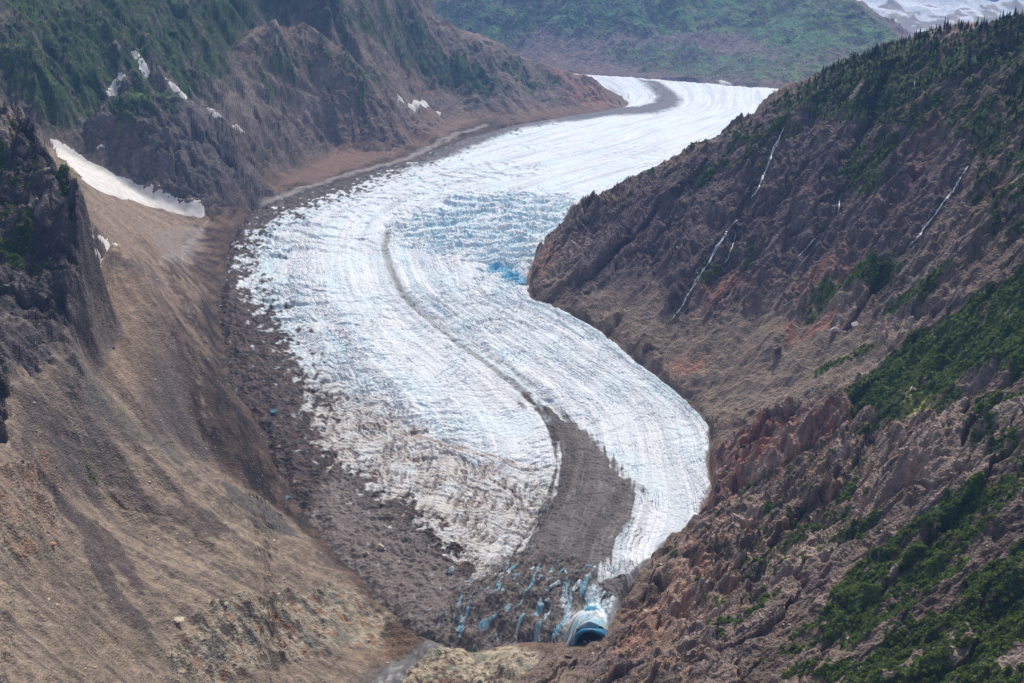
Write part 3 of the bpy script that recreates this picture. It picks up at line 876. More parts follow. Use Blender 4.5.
z_wedge = gzone([(525, 392), (560, 415), (590, 440), (615, 462), (636, 490), (640, 512), (625, 540), (606, 572), (590, 590), (550, 600), (505, 625), (470, 640), (480, 605), (510, 570), (535, 525), (550, 490), (556, 455), (546, 425)], 14, 5)
z_toe = gzone([(420, 640), (455, 600), (500, 560), (530, 545), (600, 580), (625, 560), (640, 570), (620, 620), (590, 655), (500, 670), (440, 670)], 8, 5)
m_med = gstreak([(388, 228), (384, 248), (390, 268), (402, 292), (430, 318), (460, 342), (492, 366), (520, 388), (542, 410), (556, 440)], 6, 0.7, 1)
m_med2 = gstreak([(405, 292), (450, 325), (500, 360), (545, 398), (580, 432), (612, 462), (638, 494)], 8, 0.8, 2)
m_far = gstreak([(653, 84), (668, 94), (674, 101), (665, 107), (640, 111), (600, 114), (560, 116), (520, 121), (490, 130), (462, 140), (430, 152), (390, 168), (350, 182)], 11, 0.5, 1)
m_far = gzone([(640, 80), (658, 83), (672, 91), (681, 100), (677, 108), (655, 114), (600, 118), (560, 122), (520, 129), (480, 144), (450, 157), (405, 172), (440, 150), (470, 138), (500, 125), (540, 116.5), (600, 110.5), (638, 107), (653, 103), (658, 97), (650, 89)], 5, 3)
m_far0 = gstreak([(628, 75), (645, 82), (655, 88)], 4, 0.8, 1)

z_calm = gzone([(285, 240), (330, 215), (385, 222), (380, 250), (395, 290), (440, 330), (500, 375), (545, 415), (552, 455), (515, 452), (450, 400), (380, 340), (320, 290)], 18, 8) * 0.8 + 0.7 * gzone([(560, 330), (620, 370), (680, 420), (700, 470), (690, 510), (655, 530), (650, 480), (600, 420), (520, 350)], 18, 8)
z_wr = gzone([(640, 500), (705, 500), (695, 525), (655, 555), (636, 580), (624, 605), (612, 625), (588, 612), (594, 590), (604, 572), (624, 545)], 7, 4)
z_wedge = z_wedge * (1 - z_wr)
gZ = gz0 + 5 * np.sin(2 * np.pi * gt) ** 2 - 3.0
gZ += 16 * sstep(0.90, 0.97, gt) * 0.5
gtj = gt + 0.010 * perlin(gV / 28, gU / 28, 615) + 0.016 * perlin(gV / 75, gU / 75, 616) - 0.010
gZ -= 30 * sstep(0.968, 0.995, gtj) + 14 * (1 - sstep(0, 0.05, gt))
gZ -= 3.5 * m_med + 2 * m_med2 - 5 * z_wedge
gZ += perlin(gU / 120, gV / 420, 611) * 6 + perlin(gU / 45, gV / 260, 612) * 3
gZ += 7 * m_far
lon = [perlin(gU / l, gV / (l * 9), 620 + k) for k, l in enumerate((34., 17., 8.5))]
far_w = sstep(2.4, 5.5, gPS)
for n, l in zip(lon, (34., 17., 8.5)):
    gZ += n * l * 0.085 * sstep(1.6, 4, l / gPS) * (1 - 0.5 * z_left) * (1 - 0.85 * z_wedge)
# crevasses: across the flow, swung round towards the margins
phi = (gt - 0.5) * 1.5 + 0.7 * perlin(gX / 160, gY / 160, 648) + 0.5 * perlin(gX / 50, gY / 50, 649)
wdx, wdy = fx * np.cos(phi) - fy * np.sin(phi), fx * np.sin(phi) + fy * np.cos(phi)
nx, ny = -fy, fx
crk = np.zeros_like(gX); depth = np.zeros_like(gX)
c_amt = np.clip(0.45 + 0.55 * z_fall + 0.3 * z_left, 0, 1.2) * (1 - 0.65 * far_w) * (1 - 0.85 * z_wedge) * (1 - 0.6 * z_deb) * (1 - 0.35 * sstep(0.5, 0.62, gt) * (1 - z_fall)) * (1 - 0.65 * far_w) * (1 - 0.6 * z_calm)
for k, (lam, q0, q1) in enumerate(((70., 10, 24), (36., 7, 20), (18., 4, 14), (9., 3, 14))):
    q = lam / gPS
    wq = sstep(q0 * 0.5, q0, q) * (1 - sstep(q1, q1 * 2, q))
    patch = sstep(-0.25, 0.35, perlin(gX / (lam * 5), gY / (lam * 5), 640 + k) + 0.45 * z_fall)
    wv, _ = waves(gX / (lam * 2), gY / (lam * 2), wdx, wdy, 2.0, 650 + k)
    wob = perlin(gX / (lam * 0.8), gY / (lam * 0.8), 660 + k)
    cr = sstep(0.25, 0.95, wv + 0.8 * wob + 0.5 * perlin(gX / (lam * 0.35), gY / (lam * 0.35), 664 + k)) * patch * wq * c_amt
    crk = np.maximum(crk, cr)
    depth += cr * lam * 0.22
    gZ += wob * lam * 0.05 * wq * c_amt
gZ -= depth
# seracs: small broken blocks of ice everywhere but on the rubble
for k, lam in enumerate((40., 22., 12., 7.)):
    wq = sstep(2.5, 6, lam / gPS) * (1 - sstep(14, 30, lam / gPS))
    ca, sa_ = fx, fy
    v, e, sx, sy = cells((gX * ca + gY * sa_) / (lam * 0.7) * 0 + gV / (lam * 1.0) + perlin(gX / 60, gY / 60, 645) * 1.5, gU / (lam * 1.2) + perlin(gX / 60, gY / 60, 646) * 1.2, 644 + k)
    gZ += wq * lam * (0.035, 0.045, 0.055, 0.055)[k] * ((v - 0.5) + sx * (v - 0.2) - 0.6 * (1 - sstep(0, 0.2, e))) * (1 - 0.8 * z_wedge) * (0.6 + 0.6 * z_fall) * (1 - 0.5 * z_deb) * (1 - 0.75 * far_w)
# long open cracks: arcs across the left lobe, slanting lines on the right
near_w = 1 - sstep(2.0, 3.6, gPS)
q1 = fbm(gX / 40, gY / 40, 751, 2)
lx = np.abs(perlin((gX * 0.94 + gY * 0.34) / 46 + 0.5 * q1, (-gX * 0.34 + gY * 0.94) / 13 + 0.9 * q1, 752))
ly = np.abs(perlin(gU / 9 + 0.8 * q1, gV / 60 + 0.5 * q1, 753))
ga, gb = sstep(0.62, 0.42, gt), sstep(0.45, 0.62, gt)
open_c = (sstep(0.07, 0.02, lx) * (0.35 + 0.65 * ga) + sstep(0.07, 0.02, ly) * (0.25 + 0.75 * gb)) * sstep(-0.25, 0.25, perlin(gX / 70, gY / 70, 754)) * (1 - z_wedge) * (1 - z_deb) * (0.25 + 0.75 * near_w)
open_c = np.clip(open_c, 0, 1) * (1 - 0.65 * z_calm)
gZ -= open_c * 2.6
# the lower left lobe: blades running down and outwards
lan = 0.45 * perlin(gX / 90, gY / 90, 668) + 0.5 * perlin(gX / 30, gY / 30, 669)
ldx, ldy = fx * (0.25 + lan) + nx * 0.97, fy * (0.25 + lan) + ny * 0.97
lnn = np.hypot(ldx, ldy); ldx, ldy = ldx / lnn, ldy / lnn
blade = 0
for k, lam in enumerate((16., 8.)):
    wv, _ = waves(gX / (lam * 2.5), gY / (lam * 2.5), ldx, ldy, 2.5, 670 + k)
    wv = wv + 1.0 * perlin(gX / lam * 0.8, gY / lam * 0.8, 672 + k) + 0.5 * perlin(gX / lam * 2.2, gY / lam * 2.2, 682 + k)
    blade = blade + sstep(0.1, 0.9, wv) * (1.0, 0.7)[k] * sstep(2.5, 5, lam / gPS)
blade = blade * sstep(-0.45, 0.2, perlin(gX / 45, gY / 45, 676)) * np.clip(z_left * 0.9 + z_tan, 0, 1) * (1 - 0.7 * z_deb)
gZ -= blade * 2.6
# toe: broken, steep blocks
toe_n = ridged(gX / 34 + gY / 90, gY / 34 - gX / 90, 680, 3)
fold = 0
for k, lam in enumerate((26., 13., 7.)):
    an = 0.5 * perlin(gX / 60, gY / 60, 684)
    wv, _ = waves(gX / (lam * 2), gY / (lam * 2), 0.89 + 0 * gX, -0.46 + an, 2.0, 685 + k)
    fold = fold + wv * (1.0, 0.6, 0.4)[k]
fold = fold + 0.8 * perlin(gX / 18, gY / 18, 688)
gZ += z_toe * (fold * 1.5 + fbm(gX / 40, gY / 40, 681, 5) * 14)
rub = ridged(gX / 16, gY / 16, 694, 3)
gZ += z_deb * (fbm(gX / 26, gY / 26, 690, 4) * 8 + (rub - 0.5) * 3.5) + z_wedge * (fbm(gX / 30, gY / 30, 691, 5) * 5.0 + (ridged(gX / 9, gY / 9, 698, 2) - 0.5) * 1.6)
end = sstep(0.90, 1.0, gs + 0.02 * perlin(gX / 40, gY / 40, 692))
gZ -= 34 * end
gZ += (1 - end) * sstep(0.80, 0.92, gs) * 8
gZ += fbm(gX / 5, gY / 5, 693, 2) * 0.8 * sstep(3, 1.5, gPS)
# ice cave: a hollow cut in the front
CAVE = on_ice(590, 637)
cdx, cdy = gX - CAVE[0], gY - CAVE[1]
roof = np.exp(-(cdx / 33) ** 4) * sstep(-9, -2, cdy) * (1 - sstep(15, 95, cdy))
rz = CAVE[2] - 4 + 28 * np.exp(-(cdx / 31) ** 2) + 1.5 * perlin(gX / 12, gY / 12, 697)
gZ = mix(gZ, np.maximum(gZ, rz), roof)
cav = (1 - sstep(0.85, 1.05, np.abs(cdx) / 20)) * sstep(-75, -55, cdy) * (1 - sstep(-9, -6, cdy))
gZ = mix(gZ, np.minimum(gZ, CAVE[2] - 5), cav)

A = 1.55
# colours of snow-free ice, blue ice in the cuts, rock dust and rubble
W_, BL_, BD_ = np.array([0.80, 0.83, 0.855], f32), np.array([0.40, 0.68, 0.80], f32), np.array([0.12, 0.42, 0.60], f32)
gc = np.broadcast_to(W_, gX.shape + (3,)).copy()
dust = 0.5 + 0.5 * perlin(gU / 14, gV / 300, 700) + 0.35 * perlin(gU / 5, gV / 90, 701) + 0.25 * perlin(gX / 60, gY / 60, 702)
gc = mixc(gc, c_(176, 174, 174), sstep(0.55, 1.05, dust) * 0.75 * (0.5 + 0.5 * far_w + 0.4 * (gt < 0.5)))
gc = mixc(gc, c_(150, 150, 152), sstep(0.3, 0.62, perlin(gU / 9, gV / 420, 703) + 0.3 * perlin(gU / 4, gV / 60, 704)) * 0.5 * (1 - z_fall))
gc = mixc(gc, c_(140, 144, 148), sstep(0.28, 0.6, perlin(gU / 4.5, gV / 500, 717) + 0.4 * perlin(gU / 2.5, gV / 120, 718)) * 0.45 * (1 - 0.7 * z_fall))
band = perlin(gU / 38, gV / 1300, 713) + 0.5 * perlin(gU / 15, gV / 700, 714)
gc = mixc(gc, c_(160, 168, 174), sstep(0.05, 0.5, band) * 0.7 * (1 - z_fall))
gc = mixc(gc, np.array([0.55, 0.74, 0.80], f32), sstep(0.15, 0.5, -band) * 0.35)
gc = mixc(gc, W_, z_calm * 0.45)
pale = sstep(0.05, 0.5, perlin(gX / 90, gY / 130, 705) + 0.3 * z_fall + 0.15 * perlin(gX / 20, gY / 20, 706))
gc = mixc(gc, np.array([0.68, 0.82, 0.86], f32), pale * 0.45 * (1 - far_w * 0.5))
gc = mixc(gc, BL_, sstep(0.2, 0.8, crk) * np.clip(0.38 + 0.1 * z_fall, 0, 1) * sstep(-0.2, 0.4, perlin(gX / 50, gY / 50, 707) + 0.2 * z_fall))
gc = mixc(gc, BD_, sstep(0.55, 1.0, crk) * np.clip(z_fall * 0.12 + 0.25, 0, 1) * sstep(0.1, 0.5, perlin(gX / 35, gY / 35, 708) + 0.15 * z_fall))
gc = mixc(gc, np.array([0.15, 0.50, 0.72], f32), gzone([(485, 262), (505, 264), (525, 277), (530, 285), (510, 280), (490, 270)], 2, 3) * 0.8)
gc = mixc(gc, BL_, sstep(0.4, 1.2, blade) * 0.35 * sstep(0.0, 0.4, perlin(gX / 40, gY / 40, 709)))
gc = mixc(gc, np.array([0.34, 0.50, 0.58], f32), open_c * 0.38)
# dirty lower lobe
tan = np.clip(z_tan * (0.8 + 0.5 * perlin(gX / 40, gY / 40, 710)) + 0.25 * z_left * sstep(0.1, 0.5, perlin(gX / 30, gY / 30, 711)), 0, 1)
gc = mixc(gc, c_(168, 162, 156), tan * 0.9)
gc = mixc(gc, c_(136, 128, 122), z_tan * sstep(0.1, 0.55, perlin(gU / 12, gV / 90, 715) + 0.5 * perlin(gU / 5, gV / 40, 716)) * 0.6)
gc = mixc(gc, c_(112, 98, 88), z_tan * sstep(0.35, 1.0, blade + 0.5 * perlin(gX / 12, gY / 12, 712)) * 0.8)
gc = mixc(gc, c_(146, 130, 116), gstreak([(330, 430), (370, 425), (420, 440), (470, 452), (520, 462), (552, 468)], 5, 0.9, 5) * 0.7)
# debris fingers at the left margin
fq = fbm(gX / 60, gY / 60, 719, 3)
fing = 1.6 * fbm((gX * 0.9 - gY * 0.35) / 60 + fq, (gX * 0.35 + gY * 0.9) / 16 + fq, 720, 4)
fing2 = perlin(gX / 14, gY / 30, 721)
zd = z_deb + 0.5 * (z_deb > 0.01) * (fing * 0.55 + fing2 * 0.8) + 0.25 * perlin(gX / 8, gY / 8, 722) * (z_deb > 0.02)
md = sstep(0.26, 0.52, zd)
dcol = c_(70, 57, 52) * (1 + 0.6 * fbm(gX / 20, gY / 20, 723, 4))[..., None]
dcol = mixc(dcol, c_(44, 39, 39), sstep(-0.1, 0.2, fbm(gX / 24, gY / 24, 724, 5)) * 0.9)
dcol = mixc(dcol, c_(106, 97, 92), gzone([(330, 470), (400, 520), (450, 570), (470, 620), (420, 660), (340, 590), (300, 520)], 14, 8) * 0.8)
dcol = mixc(dcol, c_(150, 160, 168), sstep(0.42, 0.58, fbm(gX / 12, gY / 22, 725, 3)) * 0.7)
gc = mixc(gc, dcol, md)
# medial moraines
mcol = c_(82, 75, 73) * (1 + 0.45 * fbm(gX / 24, gY / 24, 730, 5) + 0.22 * perlin(gU / 11, gV / 150, 731))[..., None]
mcol = mixc(mcol, c_(60, 52, 49), sstep(-0.1, 0.45, perlin(gU / 30, gV / 200, 747) + 0.6 * sstep(0.62, 0.5, gt)) * 0.7)
gc = mixc(gc, c_(140, 140, 138), m_med2 * sstep(-0.4, 0.3, perlin(gU / 5, gV / 60, 732)) * 0.7)
gc = mixc(gc, c_(122, 122, 116), m_med * 0.75)
wn_ = perlin(gU / 9, gV / 130, 733) + 0.7 * fbm(gX / 22, gY / 22, 737, 3) + 0.4 * perlin(gU / 3.5, gV / 90, 734)
mw = sstep(0.25, 0.75, z_wedge + 0.42 * wn_ * (z_wedge > 0.005) * (0.5 + sstep(1.0, 0.6, z_wedge)))
gc = mixc(gc, mcol, mw * 0.97)
gc = mixc(gc, c_(150, 152, 152), z_wedge * sstep(0.38, 0.6, perlin(gU / 6, gV / 70, 748) + 0.5 * fbm(gX / 25, gY / 25, 749, 3)) * 0.16)
gc = mixc(gc, c_(66, 60, 64) * (1 + 0.3 * perlin(gU / 9, gV / 100, 735))[..., None], np.clip(m_far, 0, 1) * 0.93)
gc = mixc(gc, c_(120, 116, 122), m_far0 * 0.6)
# toe: rubble with blue ice showing through
z_toe = z_toe * (1 - 0.75 * z_wr)
tpx = (gX / gY) * FPX * 0.9 + 512
rubm = np.clip(0.75 - 0.9 * sstep(540, 600, tpx) * sstep(1420, 1360, gY) + 0.5 * perlin(gX / 26, gY / 26, 740) - 0.25 * fold, 0, 1)
gc = mixc(gc, c_(76, 69, 66) * (1 + 0.5 * fbm(gX / 12, gY / 12, 741, 3))[..., None], z_toe * sstep(0.15, 0.5, rubm) * 0.95)
gc = mixc(gc, c_(110, 103, 94), z_toe * sstep(0.35, 0.75, -fold + perlin(gX / 20, gY / 20, 745)) * 0.6)
gc = mixc(gc, np.array([0.28, 0.43, 0.50], f32), z_toe * (1 - 0.9 * sstep(0.3, 0.7, end)) * sstep(1.1, 1.35, fold + 0.9 * perlin(gX / 30, gY / 30, 742) + 0.5 * sstep(530, 600, tpx)) * 0.6)
gc = mixc(gc, BD_, z_toe * sstep(1.45, 1.9, fold + 0.9 * perlin(gX / 30, gY / 30, 742) + 0.3 * sstep(530, 600, tpx)) * 0.7)
gc = mixc(gc, c_(74, 66, 64), gzone([(598, 588), (612, 580), (632, 588), (626, 602), (606, 606)], 2, 2) * 0.9)
gc = mixc(gc, np.array([0.30, 0.56, 0.70], f32), roof * (1 - sstep(6, 34, cdy)) * sstep(-0.5, 0.3, perlin(gX / 9, gY / 9, 746)) * 0.8)
gc = np.clip(gc, 0.02, 0.86)

def ice_material(name):
    m, nt, p = nodes_of(name)
    N, L = nt.nodes.new, nt.links.new
    at_ = N('ShaderNodeAttribute'); at_.attribute_name = 'cover'
    tc = N('ShaderNodeTexCoord')
    n = N('ShaderNodeTexNoise'); n.inputs['Scale'].default_value = 0.22; n.inputs['Detail'].default_value = 6; n.inputs['Roughness'].default_value = 0.66
    L(tc.outputs['Object'], n.inputs['Vector'])
    mr = N('ShaderNodeMapRange'); mr.inputs['From Min'].default_value = 0.3; mr.inputs['From Max'].default_value = 0.7
    mr.inputs['To Min'].default_value = 0.82; mr.inputs['To Max'].default_value = 1.12
    L(n.outputs['Fac'], mr.inputs['Value'])
    mx = N('ShaderNodeVectorMath'); mx.operation = 'SCALE'
    L(at_.outputs['Color'], mx.inputs[0]); L(mr.outputs['Result'], mx.inputs['Scale'])
    L(mx.outputs['Vector'], p.inputs['Base Color'])
    b = N('ShaderNodeBump'); b.inputs['Strength'].default_value = 0.8; b.inputs['Distance'].default_value = 1.6
    L(n.outputs['Fac'], b.inputs['Height']); L(b.outputs['Normal'], p.inputs['Normal'])
    p.inputs['Roughness'].default_value = 0.7
    p.inputs['Specular IOR Level'].default_value = 0.3
    return m
M_ICE = ice_material('glacier_ice')
GV_ = np.stack([gX, gY, gZ], -1).reshape(-1, 3)
cc = lambda q: (q[:-1, :-1] + q[1:, 1:]) * 0.5                          # the mouth of the cave is an opening in the front
hole = (np.abs(cc(cdx)) < 18.5) & (cc(cdy) > -14) & (cc(cdy) < 1.5) & (cc(gZ) < CAVE[2] + 13.5) & (cc(gZ) > CAVE[2] - 4.8)
gme = mesh_from('glacier', GV_, grid_faces(NS, NA, ~hole), False, {'cover': gc.reshape(-1, 3)})
glacier = add('glacier', gme, M_ICE, kind='structure')
print('glacier', round(time.time() - T0, 1))

# ------------------------------------------------------------------ distant snow peaks and the cloud above them
rng = np.random.default_rng(11)
A = 1.7
def simple_mat(name, col, rough=0.8, var=0.15, scale=0.3, bump=0.0, spec=0.3):
    m, nt, p = nodes_of(name)
    N, L = nt.nodes.new, nt.links.new
    tc = N('ShaderNodeTexCoord')
    n = N('ShaderNodeTexNoise'); n.inputs['Scale'].default_value = scale; n.inputs['Detail'].default_value = 6; n.inputs['Roughness'].default_value = 0.65
    L(tc.outputs['Object'], n.inputs['Vector'])
    cr = N('ShaderNodeValToRGB')
    cr.color_ramp.elements[0].position = 0.3; cr.color_ramp.elements[1].position = 0.7
    cr.color_ramp.elements[0].color = (*[c * (1 - var) for c in col], 1)
    cr.color_ramp.elements[1].color = (*[min(c * (1 + var), 0.92) for c in col], 1)
    L(n.outputs['Fac'], cr.inputs['Fac']); L(cr.outputs['Color'], p.inputs['Base Color'])
    if bump:
        b = N('ShaderNodeBump'); b.inputs['Distance'].default_value = bump; b.inputs['Strength'].default_value = 0.8
        L(n.outputs['Fac'], b.inputs['Height']); L(b.outputs['Normal'], p.inputs['Normal'])
    p.inputs['Roughness'].default_value = rough
    p.inputs['Specular IOR Level'].default_value = spec
    return m

nu, nv = 420, 170
PU, PV = np.meshgrid(np.linspace(2800, 11500, nu), np.linspace(11500, 18000, nv), indexing='ij')
prof = np.interp(PU / PV * FPX, [250, 340, 400, 440, 480, 560, 800], [330, 300, 265, 220, 130, 60, 200])
rise = sstep(12000, 15200, PV) - 0.5 * sstep(15200, 18000, PV)
pk = -420 + (prof + 470) * rise + (ridged(PU / 1500, PV / 1500, 801, 6) - 0.5) * 330 * rise
psn = fbm(PU / 420, PV / 420, 803, 4) + 0.35 * perlin(PU / 150, PV / 150, 804) + (pk + 40) / 600 - 0.12
pcol = np.broadcast_to(c_(120, 108, 100), PU.shape + (3,)).copy()
pcol = mixc(pcol, c_(150, 138, 112), sstep(-0.2, 0.3, perlin(PU / 500, PV / 500, 805)) * 0.6)
pcol = mixc(pcol, np.array([0.84, 0.85, 0.86], f32), sstep(-0.05, 0.10, psn))
add('snow_peaks', mesh_from('snow_peaks', np.stack([PU, PV, pk], -1).reshape(-1, 3), grid_faces(nu, nv), True, {'cover': pcol.reshape(-1, 3)}), M_FAR, kind='structure')

cu, cv = np.meshgrid(np.linspace(0, 2 * np.pi, 241)[:-1], np.linspace(0.02, np.pi - 0.02, 70), indexing='ij')
cxx, cyy, czz = np.cos(cu) * np.sin(cv), np.sin(cu) * np.sin(cv), np.cos(cv)
lump = 1 + 0.16 * fbm(cu * 9 + cv, cv * 7, 811, 5) + 0.05 * np.abs(perlin(cu * 30, cv * 24, 812))
sea = np.abs(cu - np.pi) / np.pi
lump = mix(lump, 1.0, sstep(0.93, 1.0, sea))
cl = np.stack([cxx * 16000 * lump + 6000, cyy * 2500 * lump + 25000, czz * 1500 * lump + 1560], -1).reshape(-1, 3)
ii, jj = np.meshgrid(np.arange(240), np.arange(69), indexing='ij')
cf_ = np.stack([ii * 70 + jj, ii * 70 + jj + 1, ((ii + 1) % 240) * 70 + jj + 1, ((ii + 1) % 240) * 70 + jj], -1).reshape(-1, 4)
add('cloud_bank', mesh_from('cloud_bank', cl, cf_), simple_mat('cloud', (0.9, 0.9, 0.9), 1.0, 0.02, 0.001, 0, 0.0), kind='structure')

# ------------------------------------------------------------------ old snow lying in the gullies
M_SNOW = simple_mat('old_snow', (0.72, 0.68, 0.63), 0.8, 0.2, 0.05, 1.0)
def in_poly(x, y, P):
    ins = np.zeros(x.shape, bool)
    for (ax, ay), (bx, by) in zip(P, np.roll(P, -1, axis=0)):
        c = (ay > y) != (by > y)
        ins ^= c & (x < ax + (y - ay) / (by - ay + 1e-12) * (bx - ax))
    return ins

def draped(name, pts, thick, mat, cell_px=0.8, wob=0.5, rough=0.25, **props):
    """a sheet with real thickness laid on the land inside a sighted outline"""
    P = world_poly(pts, base_land.hit, True, 4.0)
    if len(P) < 3:
        return None
    ctr = P.mean(0)
    ps = math.hypot(*ctr) / FPX
    q = P - ctr
    _, _, vt = np.linalg.svd(q, full_matrices=False)
    uv = q @ vt.T
    s = cell_px * ps * 1.2
    lo, hi = uv.min(0) - s * 2, uv.max(0) + s * 2
    su, sv = np.arange(lo[0], hi[0], s), np.arange(lo[1], hi[1], s)
    if len(su) * len(sv) > 16000:
        k = math.sqrt(len(su) * len(sv) / 16000.0)
        su, sv = np.arange(lo[0], hi[0], s * k), np.arange(lo[1], hi[1], s * k)
    U_, V_ = np.meshgrid(su, sv, indexing='ij')
    x = U_ * vt[0, 0] + V_ * vt[1, 0] + ctr[0]; y = U_ * vt[0, 1] + V_ * vt[1, 1] + ctr[1]
    xw = x + perlin(x / (ps * 7), y / (ps * 7), 820) * ps * wob * 2
    yw = y + perlin(x / (ps * 7), y / (ps * 7), 821) * ps * wob * 2
    d, ins = seg_dist(xw, yw, P)
    d = np.where(ins, d, -d)
    keep = d > -s * 1.2
    zt = np.array([land.z(p_, q_) for p_, q_ in zip(x.ravel(), y.ravel())]).reshape(x.shape)
    zs_ = blur(zt, 10) if thick > 7.5 or len(pts) > 15 else np.maximum(blur(zt, 4), zt - 0.4 * thick)
    z = np.where(d > 0, zs_ + thick * (1 - np.exp(-d / (s * 3.0))) + rough * perlin(x / (ps * 5), y / (ps * 5), 822) * thick, np.minimum(zs_, zt) - thick * 1.5)
    kf = keep[:-1, :-1] & keep[1:, :-1] & keep[1:, 1:] & keep[:-1, 1:]
    F = grid_faces(len(su), len(sv), kf)
    if not len(F):
        return None
    Vv = np.stack([x, y, z], -1).reshape(-1, 3)
    if np.cross(vt[0], vt[1]) < 0:
        F = F[:, ::-1]
    return add(name, submesh(name, Vv, F, {}), mat, **props)

SNOW = [
 ('long dirty snowfield in the gully below the dark rock knob, largest of the snow patches', [(49, 145), (60, 147), (80, 158), (100, 170), (125, 178), (150, 189), (165, 195), (182, 199), (200, 206), (206, 213), (204, 221), (190, 218), (165, 211), (140, 205), (120, 199), (98, 191), (84, 182), (72, 169), (58, 157)], 2),
 ('fan shaped snow patch at the head of the gully left of the rock knob', [(107, 104), (109, 94), (116, 88), (123, 88), (129, 92), (122, 97), (114, 101)], 2.2),
 ('wedge of snow high in the gully under the green mountain face', [(131, 61), (139, 62), (148, 71), (151, 77), (146, 78), (141, 74), (135, 68)], 2.2),
 ('small broken piece of snow just below the high wedge of snow', [(138, 73), (142, 73), (146, 79), (142, 80)], 2),
 ('long upper ribbon of snow in the gully behind the rock knob', [(163, 87), (172, 91), (182, 97), (190, 103), (200, 109), (196, 111), (186, 107), (175, 100)], 2.2),
 ('thin upper strip of snow right of the long snow ribbon', [(199, 105), (208, 110), (217, 117), (212, 117), (203, 111)], 2.2),
 ('thin lower strip of snow between two other strips behind the rock knob', [(208, 115), (218, 118), (226, 122), (220, 123), (212, 120)], 2.2),
 ('last strip of snow at the foot of the gully behind the rock knob', [(230, 123), (240, 129), (246, 134), (241, 134), (234, 129)], 2.2),
 ('narrow white snow strip at the foot of the brown dome beside the bare spur', [(397, 104), (410, 106), (425, 110), (441, 115), (437, 118), (420, 115), (405, 111), (397, 108)], 7),
 ('steep sliver of snow against the dark rock buttress', [(91, 240), (98, 250), (103, 262), (101, 266), (96, 262), (92, 250)], 2),
 ('thin lying streak of snow on the brown fan beside the buttress', [(97, 236), (105, 240), (118, 246), (116, 249), (105, 246), (98, 241)], 2),
 ('small round pale snow patch above the long dirty snowfield', [(94, 153), (100, 150), (107, 153), (105, 158), (98, 158)], 2),
 ('pale pointed snow patch at the foot of the far mountain', [(717, 79), (724, 81), (735, 86), (722, 86)], 10),
]
for lb, pts, th_ in SNOW:
    draped('snow_patch', pts, th_, M_SNOW, label=lb, category='snow patch', group='snow patches left in the gullies')

# ------------------------------------------------------------------ waterfalls: ropes of white water on the rock
M_WATER = simple_mat('white_water', (0.78, 0.82, 0.86), 0.5, 0.12, 0.4, 0.3)
def rope(bm, pts, wpx, seed, lift=0.8):
    P = []
    for i in range(len(pts) - 1):
        (x0, y0), (x1, y1) = pts[i], pts[i + 1]
        m = max(2, int(math.hypot(x1 - x0, y1 - y0) / 1.5))
        for k in range(m):
            P.append((x0 + (x1 - x0) * k / m, y0 + (y1 - y0) * k / m))
    rr = random.Random(seed)
    ph = rr.random() * 9
    prev = None
    for k, (x, y) in enumerate(P):
        x += 0.9 * math.sin(k * 0.37 + ph) * 0.6 + rr.uniform(-.35, .35)
        h = land.hit(x, y)
        if h is None:
            continue
        ps = math.hypot(h[0], h[1]) / FPX
        w = 1.45 * wpx * ps * (0.15 + 0.85 * abs(math.sin(k * 0.31 + ph * 2)) * rr.uniform(0.4, 1.0)) * min(1, (k + 1) / 3, (len(P) - k) / 3)
        rad = Vector((h[0], h[1], 0)).normalized()
        side = Vector((rad.y, -rad.x, 0))
        c = Vector(h) - rad * lift + Vector((0, 0, lift))
        row = [bm.verts.new(c - side * w * 0.5 + rad * 2 * lift - Vector((0, 0, 2 * lift))), bm.verts.new(c - side * w * 0.28), bm.verts.new(c + side * w * 0.28 - rad * 0.3), bm.verts.new(c + side * w * 0.5 + rad * 2 * lift - Vector((0, 0, 2 * lift)))]
        if prev and (len(P) < 12 or rr.random() > 0.05) and (prev[1].co - row[1].co).length < 30 * ps:
            for q in range(3):
                bm.faces.new((prev[q], row[q], row[q + 1], prev[q + 1]))
        prev = row
def waterfall(label, strands):
    bm = bmesh.new()
    for k, (pts, w) in enumerate(strands):
        rope(bm, pts, w, hash(label) % 1000 + k if False else len(label) * 7 + k)
    me = bpy.data.meshes.new('waterfall'); bm.to_mesh(me); bm.free()
    for p in me.polygons: p.use_smooth = True
    add('waterfall', me, M_WATER, label=label, category='waterfall', group='waterfalls on the right mountain')
waterfall('tall white waterfall dropping from the skyline end of the right cliff', [([(785, 127), (778, 139), (773, 152), (768, 165), (763, 178), (756, 192), (750, 201)], 2.4), ([(781, 136), (774, 150), (766, 170), (758, 190)], 1.4)])
waterfall('long branching cascade down the dark wet gully, ending near the glacier', [([(737, 220), (727, 231), (717, 246), (709, 262), (700, 276), (690, 292), (682, 306), (672, 320)], 1.7), ([(730, 229), (722, 240), (714, 255), (706, 266)], 1.3), ([(735, 234), (733, 246), (728, 258), (722, 266)], 1.0), ([(703, 268), (694, 284), (684, 300)], 1.0)])
waterfall('short thin waterfall on the middle of the right cliff', [([(842, 193), (840, 203), (837, 217)], 1.4)])
waterfall('small slanting run of white water above the pink rock', [([(820, 234), (810, 244), (797, 258)], 1.3)])
waterfall('long slanting waterfall under the forest near the right edge', [([(968, 166), (962, 175), (957, 186), (948, 197), (938, 210), (928, 224), (917, 238), (909, 247)], 2.2), ([(957, 182), (953, 190), (945, 200)], 1.3), ([(927, 222), (923, 230), (920, 236)], 1.2)])
waterfall('tiny thread of white water high up below the forest', [([(914, 80), (914.5, 86), (916, 92)], 1.2)])
waterfall('tiny glint of white water in the shrubs at the right edge', [([(1010, 315), (1007, 319.5)], 1.6)])
